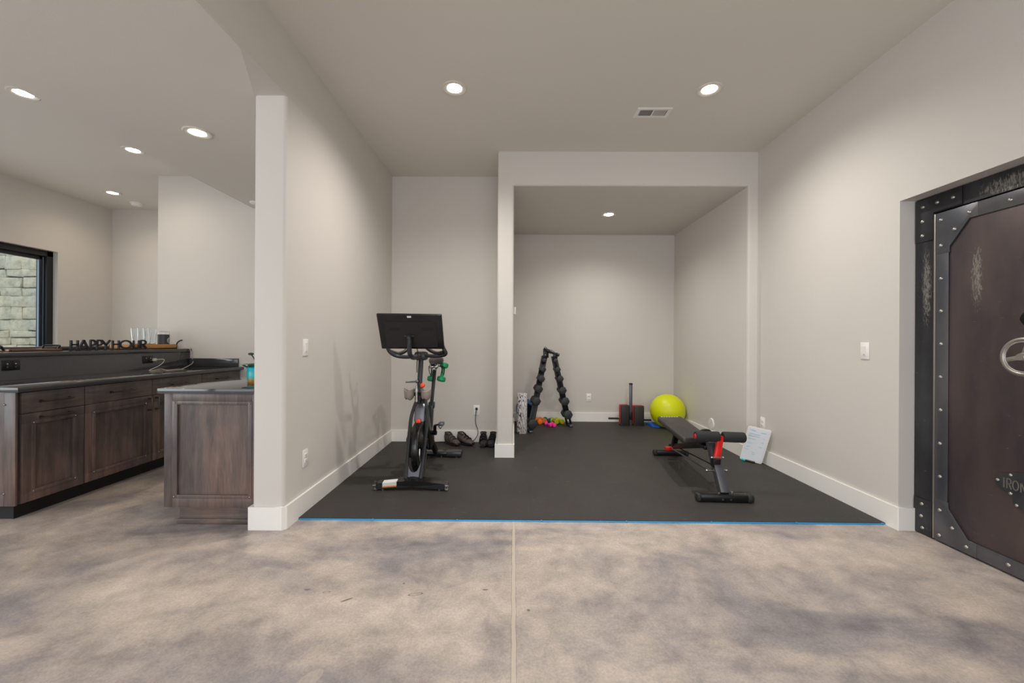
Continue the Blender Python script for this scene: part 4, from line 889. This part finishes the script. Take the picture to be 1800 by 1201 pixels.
# pad
P_ = [V(1.378, 3.345, .425), V(1.620, 3.365, .425), V(1.735, 4.245, .437), V(1.480, 4.235, .437)]
t = bmesh.new(); n_ = 7; outl = []
for k in range(4):
    a, b_, c_ = P_[k-1], P_[k], P_[(k+1) % 4]; e1 = (a-b_).normalized()*.035; e2 = (c_-b_).normalized()*.035
    for j in range(n_):
        s = j/(n_-1); outl.append((b_+e1)*(1-s)**2+b_*2*s*(1-s)+(b_+e2)*s*s)
hi = [t.verts.new(p) for p in outl]; lo = [t.verts.new(p-V(0, 0, .052)) for p in outl]; t.faces.new(hi); t.faces.new(lo)
for k in range(len(hi)): t.faces.new((lo[k], lo[(k+1) % len(lo)], hi[(k+1) % len(hi)], hi[k]))
bmesh.ops.recalc_face_normals(t, faces=t.faces)
bmesh.ops.bevel(t, geom=[e for e in t.edges if e.calc_face_angle(0) > .9], offset=.014, segments=3, affect='EDGES', profile=.5)
pad = MB().add(t).build('pad', 'vinyl_black', wb)
lg = MB()
for k in range(7):
    u = .16+k*.105; q = P_[3].lerp(P_[2], u).lerp(P_[0].lerp(P_[1], u), .035); lg.box(q+V(-.007, -.012, -.001), q+V(.006, .012, .0012)); lg.box(q+V(-.010, .004, -.001), q+V(.008, .010, .0012)) if k % 2 else None
lg.build('lettering', 'label_white', pad, label='row of small white letters')
MB().box((1.50, 3.42, .36), (1.70, 3.47, .374), .003).box((1.55, 3.33, .33), (1.64, 3.48, .362), .004).build('pad_bracket', 'black_metal', wb)
# elastic rods
for s in (-1, 1):
    a, b_ = V(1.66+s*.045, 4.24, .115), V(1.583+s*.058, 3.205, .205)
    MB().cyl(a, b_, .0075, seg=10).build('tension_rod', 'black_metal' if s > 0 else 'grey_metal', wb)
    MB().cyl(V(1.583+s*.022, 3.20, .205), V(1.583+s*.075, 3.20, .205), .009, seg=12).ball(V(1.583+s*.075, 3.20, .205), .011, 12).build('rod_pin', 'chrome', wb)
# roller bracket
j0 = A(1259.5, 808, 3.185); j1 = A(1266.5, 766, 3.235)
rb_ = MB().obox(j0, j1, .048, .03, (0, -1, 0), .006).build('roller_bracket', 'red_steel', wb, label='bright red roller bracket')
MB().obox(j0+V(0, .02, -.06), j0+V(0, .01, .01), .058, .05, (0, -1, 0), .004).build('bracket_socket', 'black_metal', wb)
MB().cyl(j0+V(-.045, -.012, .018), j0+V(.045, -.012, .018), .007, seg=12).ball(j0+V(.044, -.012, .018), .009, 10).ball(j0+V(-.044, -.012, .018), .008, 10).build('socket_pin', 'chrome', wb)
ra, rbb = A(1222, 767, 3.235), A(1308.5, 769.5, 3.235); rcen = A(1267, 768, 3.235); d = (rbb-ra).normalized()
MB().cyl(ra+d*.004, rbb-d*.004, .014, seg=14).build('roller_axle', 'black_metal', wb)
for a, b_ in ((ra, rcen-d*.014), (rcen+d*.014, rbb)):
    fo = MB().loft([(a, .022), (a, .034), (a+d*.004, .039), (a+d*.012, .041), (b_-d*.012, .041), (b_-d*.004, .039), (b_, .034), (b_, .022)], 28).build('foam_roller', 'foam_black', wb)
MB().loft([(ra-d*.005, .010), (ra-d*.004, .018), (ra+d*.004, .022)], 18).build('end_plug', 'red_steel', wb, label='red end plug')
kk = A(1239, 758, 3.34); MB().tube([kk+V(-.035, 0, -.012), kk+V(-.02, 0, .006), kk+V(.03, 0, .006), kk+V(.04, 0, -.01)], .011, 10, 4).cyl(kk+V(.0, .0, -.04), kk, .01, seg=12).build('seat_adjuster', 'rubber_black', wb)

# ------------------------------------------------------------------ whiteboard leaning on the right wall
bl, br_, tr_, tl = V(2.296, 4.175, MT+.012), V(2.425, 4.02, MT+.001), V(2.464, 3.925, .362), V(2.352, 4.118, .372)
wq = thing('whiteboard', 'small whiteboard with faint cyan writing leaning on the right wall', 'whiteboard', (2.38, 4.09, MT))
nn = (br_-bl).cross(tl-bl).normalized(); nn = -nn if nn.y > 0 else nn
def ob(u, v, off=0.): return bl.lerp(br_, u).lerp(tl.lerp(tr_, u), v)+nn*off
def rrect(u0, u1, v0, v1, r, off):
    out = []
    for cu, cv, a0 in ((u1-r, v1-r*.62, 0), (u0+r, v1-r*.62, 90), (u0+r, v0+r*.62, 180), (u1-r, v0+r*.62, 270)):
        for j in range(5): a = math.radians(a0+22.5*j); out.append(ob(cu+r*math.cos(a), cv+r*.62*math.sin(a), off))
    return out
def slabq(name, m, u0, u1, v0, v1, r, o0, o1, parent):
    b = MB(); lo = [b.bm.verts.new(p) for p in rrect(u0, u1, v0, v1, r, o0)]; hi = [b.bm.verts.new(p) for p in rrect(u0, u1, v0, v1, r, o1)]
    b._skin([lo, hi]); return b.build(name, m, parent)
slabq('frame', 'white_plastic', 0, 1, 0, 1, .07, -.012, -.001, wq); slabq('panel', 'board_white', .05, .95, .03, .97, .04, -.001, .0005, wq)
ink = MB(); rw = random.Random(5)
for v0, u0, u1 in ((.90, .14, .40), (.88, .62, .86), (.80, .12, .62), (.74, .12, .66), (.72, .74, .88), (.65, .14, .5), (.60, .72, .84), (.53, .14, .62), (.46, .66, .84), (.42, .16, .36), (.38, .44, .62), (.33, .12, .42), (.28, .44, .62), (.23, .46, .60)):
    u = u0; pts = []
    while u < u1: pts.append(ob(u, v0+rw.uniform(-.012, .013), .0028)); u += .018
    if len(pts) > 2: ink.tube(pts, .0013, 5, 2)
ink.build('writing', 'ink_cyan', wq, label='faint cyan handwriting')
mk = thing('marker', 'dry erase marker with cyan cap along the bottom of the whiteboard', 'marker', ob(.3, .0, .012)-V(0, 0, .005))
m0, m1 = at(1298.5, 808.5, 'z', MT+.012), at(1323, 815.5, 'z', MT+.009); m0 = ob(.10, .012, .016); m1 = ob(.72, .012, .016)
for p in (m0, m1): p.z = max(p.z, MT+.0095)
dm = (m1-m0).normalized()
MB().loft([(m0, .006), (m0+dm*.004, .009), (m0+dm*.042, .009)], 16).build('cap', 'cap_cyan', mk, label='bright cyan cap')
MB().cyl(m0+dm*.042, m1, .0085, seg=16).build('barrel', 'black_plastic', mk)

# ------------------------------------------------------------------ exercise ball, blue pad, ab trainer
br = .234; tag(MB().ball((0, 0, 0), br, 64).build('exercise_ball', 'ball_lime'), 'large lime yellow exercise ball in the alcove corner', 'exercise ball').location = (2.145, 5.72, MT+br-.0005)
pl_o = [(1.93, 5.60), (2.02, 5.55), (2.035, 5.59), (1.995, 5.71), (1.975, 5.86), (1.92, 5.86)]; tag(MB().prism([(x-1.93, y-5.7) for x, y in pl_o], 0, .018, 'z', .006).prism([((x-1.93)*.9+.002, (y-5.7)*.8-.01) for x, y in pl_o], .018, .032, 'z', .005).build('foam_pad', 'blue_pad', at=(0, 0, 0)), 'small bright blue folded pad on the mat in front of the exercise ball', 'pad').location = (1.94, 5.845, MT)
yk = 5.90; ab = thing('ab_trainer', 'black and red ab trainer with two upright pads and centre post', 'ab trainer', (1.70, yk, MT))
def KX_(px): return at(px, 720, 'y', yk).x
for a, b_ in ((1087.5, 1103.5), (1110.5, 1129.5)):
    x0, x1 = KX_(a), KX_(b_); zt = A(1100, 710.5, yk).z if a < 1100 else A(1120, 712, yk).z
    bd = MB().box((x0+.006, yk-.06, MT), (x1+.004, yk+.03, zt-.002), .022, seg=4).build('pad_core', 'red_foam', ab, label='red pad side'); MB().box((x0+.012, yk-.085, MT+.02), (x1, yk-.045, zt), .016, seg=4).build('pad_face', 'vinyl_black', bd)
    MB().box((x0+.008, yk-.08, MT), (x1+.002, yk+.04, MT+.04), .006).build('pad_foot', 'rubber_black', bd)
xp = KX_(1107.2); zt = A(1108, 673.5, yk).z
po_ = MB().box((xp-.019, yk-.06, MT), (xp+.019, yk-.02, zt), .003).build('center_post', 'grey_metal', ab); MB().box((xp-.021, yk-.062, zt-.02), (xp+.021, yk-.018, zt+.003), .003).build('post_cap', 'rubber_black', po_)
MB().box((xp-.021, yk-.064, A(1108, 737, yk).z), (xp+.021, yk-.016, A(1108, 723, yk).z), .003).build('post_sleeve', 'black_metal', po_)
za, zb_ = A(1077, 735, yk).z, A(1140, 738, yk).z
for a, b_, zz in ((1069, 1086, za), (1131.5, 1143.5, zb_)):
    MB().cyl((KX_(a), yk-.03, zz), (KX_(b_), yk-.02, zz-.002), .014, seg=16).build('handle', 'rubber_black', ab)
MB().cyl((KX_(1084), yk-.02, za-.004), (KX_(1133), yk-.02, zb_-.004), .010, seg=12).build('cross_bar', 'black_metal', ab)

# ------------------------------------------------------------------ dumbbell rack with hex dumbbells
un = V(.993, .12, 0); nd = V(.12, -.993, 0)                            # along the rack, towards the room
LB, RB, AP = V(.292, 5.50, MT), V(.785, 5.80, MT), V(.515, 5.70, 1.02)
rk = thing('dumbbell_rack', 'black A-frame dumbbell rack standing by the alcove back wall', 'dumbbell rack', (.53, 5.66, MT))
rad = [.034, .043, .050, .056, .062, .068]
heads = {'left': [(957.7, 633.5), (955.3, 649.8), (952.5, 666.4), (948.0, 684.5), (943.5, 705.9), (936.5, 746)], 'right': [(977.2, 634), (981, 650), (985.6, 666.4), (990, 686.8), (994.4, 706.2), (999.3, 730)]}
order = ['topmost', 'second from the top', 'third from the top', 'fourth from the top', 'fifth from the top', 'lowest and largest']
hexproto = {}
def hexdb(r, hl, gap, loc, rz, label):
    key = round(r, 4)
    if key not in hexproto:
        t = thing('hex_dumbbell', label, 'dumbbell', loc, rz, 'black hex dumbbells on the rack', world=False)
        for s in (-1, 1):
            b = MB(); P = [(r*math.cos(k*PI/3), r*math.sin(k*PI/3)) for k in range(6)]
            y0, y1 = s*gap/2, s*(gap/2+hl); b.prism(P, min(y0, y1), max(y0, y1), 'y', min(.010, r*.22)).build('head', 'hex_rubber', t)
        MB().lathe([(.010, -gap/2-.004), (.012, -gap/4), (.013, 0), (.012, gap/4), (.010, gap/2+.004)], (0, 0, 0), 14, 'y').build('grip', 'black_metal', t)
        hexproto[key] = t; return t
    return dup(hexproto[key], loc, (0, 0, rz), label)
GAP = .085; rzd = math.atan2(nd.x, -nd.y)
legpts = {}
for side, base in (('left', LB), ('right', RB)):
    cen = []
    for k, (px, py) in enumerate(heads[side]):
        r = rad[k]; hl = r*.95; f_ = k/5.0
        yd = (5.63*(1-f_)+5.36*f_) if side == 'left' else (5.66*(1-f_)+5.70*f_)
        fc = A(px, py, yd); fc.z = max(fc.z, MT+r*.866+.001)             # centre of the near head's face
        c_ = fc-nd*(GAP/2+hl); cen.append((c_, r)); 
        hexdb(r, hl, GAP, c_, rzd, 'black hex dumbbell on the %s leg of the rack, %s' % (side, order[k]))
    legpts[side] = cen
for side, s in (('left', 1), ('right', -1)):
    cen = legpts[side]; a = cen[0][0]+un*s*.034; b_ = cen[5][0]+un*s*.034; dd = (b_-a)
    top_ = a-dd*.07; bot = a+dd*((a.z-MT-.004)/(a.z-b_.z))
    leg = MB()
    for o_ in (-.0275, .0275): leg.obox(top_+un*(o_-s*.034), bot+un*(o_-s*.034), .026, .036, tuple(nd), .002)
    for f_ in (.02, .98): q = top_.lerp(bot, f_)-un*s*.034; leg.obox(q-un*.03, q+un*.03, .03, .036, tuple(nd))
    for (c0_, r0_), (c1_, r1_) in zip(cen, cen[1:]):
        e_ = (c1_-c0_).normalized()*.030; leg.obox(c0_+e_, c1_-e_, .034, .012, tuple(nd))
    leg = leg.build('leg', 'black_metal', rk)
    for (c_, r) in cen:
        MB().obox(c_-un*.032-V(0, 0, .021), c_+un*.032-V(0, 0, .021), .05, .010, (0, 0, 1)).obox(c_-un*.034-V(0, 0, .02), c_-un*.030+V(0, 0, .01), .05, .006, tuple(un)).build('hook', 'black_metal', leg)
    q = bot-un*s*.034
    MB().obox(q-nd*.11+V(0, 0, .012), q+nd*.13+V(0, 0, .012), .05, .024, (0, 0, 1), .004).build('foot', 'grey_metal', leg)
yt = legpts['left'][0][0].y-.03
for nm, a, b_, w_ in (('top_handle', A(956.5, 612.5, yt), A(969, 619, yt), .052), ('top_handle', A(969.5, 619, yt), A(982.5, 624.5, yt), .040)):
    d_ = (b_-a).normalized(); MB().obox(a, b_, w_*.7, w_*.7, tuple(nd), .008).loft([(a-d_*.004, w_*.55), (a+d_*.03, w_*.62)], 6).loft([(b_-d_*.03, w_*.55), (b_+d_*.004, w_*.62)], 6).build(nm, 'black_plastic', rk)
MB().obox(A(959.5, 616, yt+.02), A(959.5, 629, yt+.02), .075, .03, tuple(nd), .003).obox(A(976, 620, yt+.02), A(976, 630, yt+.02), .06, .03, tuple(nd), .003).build('apex_plate', 'black_metal', rk)
for p in (A(958.5, 624.5, yt-.0), A(975.3, 625, yt-.0)): MB().ball(p, .010, 12).build('bolt', 'chrome', rk)
# small coloured dumbbells on the floor under the rack
def flo(px, py, r): q = at(px, py, 'z', MT+r); return V(q.x, q.y, MT+r)
def small(label, m, f, rear, r, grp): neoprene('dumbbell', label, 'dumbbell', m, flo(f[0], f[1], r), V(*rear[:2], MT+r), r, .022, grp, r*.45, 12)
def behind(px, py, r, dx, dy): q = flo(px, py, r); return (q.x+dx, q.y+dy)
G = 'small coloured dumbbells on the floor'
small('orange dumbbell on the mat under the rack, leftmost of the small ones', 'orange_dumbbell', (949, 741.8), behind(949, 741.8, .040, -.04, .13), .040, G)
small('orange dumbbell under the rack, between the other orange one and the teal one', 'orange_dumbbell', (957, 740.4), behind(957, 740.4, .038, -.05, .12), .038, G)
small('dark teal dumbbell lying crosswise behind the pink ones under the rack', 'teal_dumbbell', (966.5, 739.2), behind(966.5, 739.2, .034, -.06, .10), .034, G)
small('pink dumbbell on the mat in front of the teal one, left of two', 'pink_dumbbell', (967.2, 747.2), behind(967.2, 747.2, .029, -.05, .09), .029, G)
small('pink dumbbell on the mat in front of the lime ones, right of two', 'pink_dumbbell', (974.2, 747.8), behind(974.2, 747.8, .029, -.02, .11), .029, G)
small('lime dumbbell on the mat under the rack, left of the two limes', 'lime_dumbbell', (978, 741.6), behind(978, 741.6, .037, -.05, .12), .037, G)
small('lime dumbbell on the mat under the rack, next to its right leg', 'lime_dumbbell', (987.8, 741.2), behind(987.8, 741.2, .037, -.05, .12), .037, G)
# zebra roll, black roller, blue arch
zq = at(917.5, 763.5, 'z', MT); zr, zh = .066, .515
zp = thing('patterned_foam_roll', 'tall black and white zebra patterned roll standing on end beside the partition', 'foam roll', (zq.x, zq.y+zr, MT))
MB().lathe([(zr-.004, 0), (zr, .006), (zr, zh-.006), (zr-.004, zh), (.03, zh), (.03, zh-.05), (0, zh-.05)], (zq.x, zq.y+zr, MT), 40, caps=False).build('roll', 'zebra_print', zp)
MB().torus((zq.x, zq.y+zr, MT+zh-.002), .047, .012, 'z', 36, 8, .25).build('end_rim', 'label_white', zp)
kq = V(.165, 5.79, MT); tag(MB().lathe([(.085, 0), (.09, .008), (.09, .332), (.085, .34), (0, .34)], (0, 0, 0), 36, caps=False).build('foam_roller', 'foam_black', at=(0, 0, 0)), 'black foam roller standing behind the zebra roll in the alcove corner', 'foam roller').location = kq
arch = MB(); n = 24; R1, R0, w2 = .128, .108, .165; rings = []
for k in range(n+1):
    a = math.radians(-28+236*k/n); dn = V(math.cos(a), 0, math.sin(a)); rings.append([arch.bm.verts.new(V(dn.x*rr_, yy, dn.z*rr_+.18)) for rr_, yy in ((R1, -w2), (R1, w2), (R0, w2), (R0, -w2))])
arch._skin(rings); ar = arch.build('back_stretcher', 'blue_mat', at=(0, 0, 0)); ar.location = (kq.x, kq.y, MT+.341-.18-R0+.0005); tag(ar, 'blue curved foam mat draped over the black roller behind the zebra roll', 'mat')
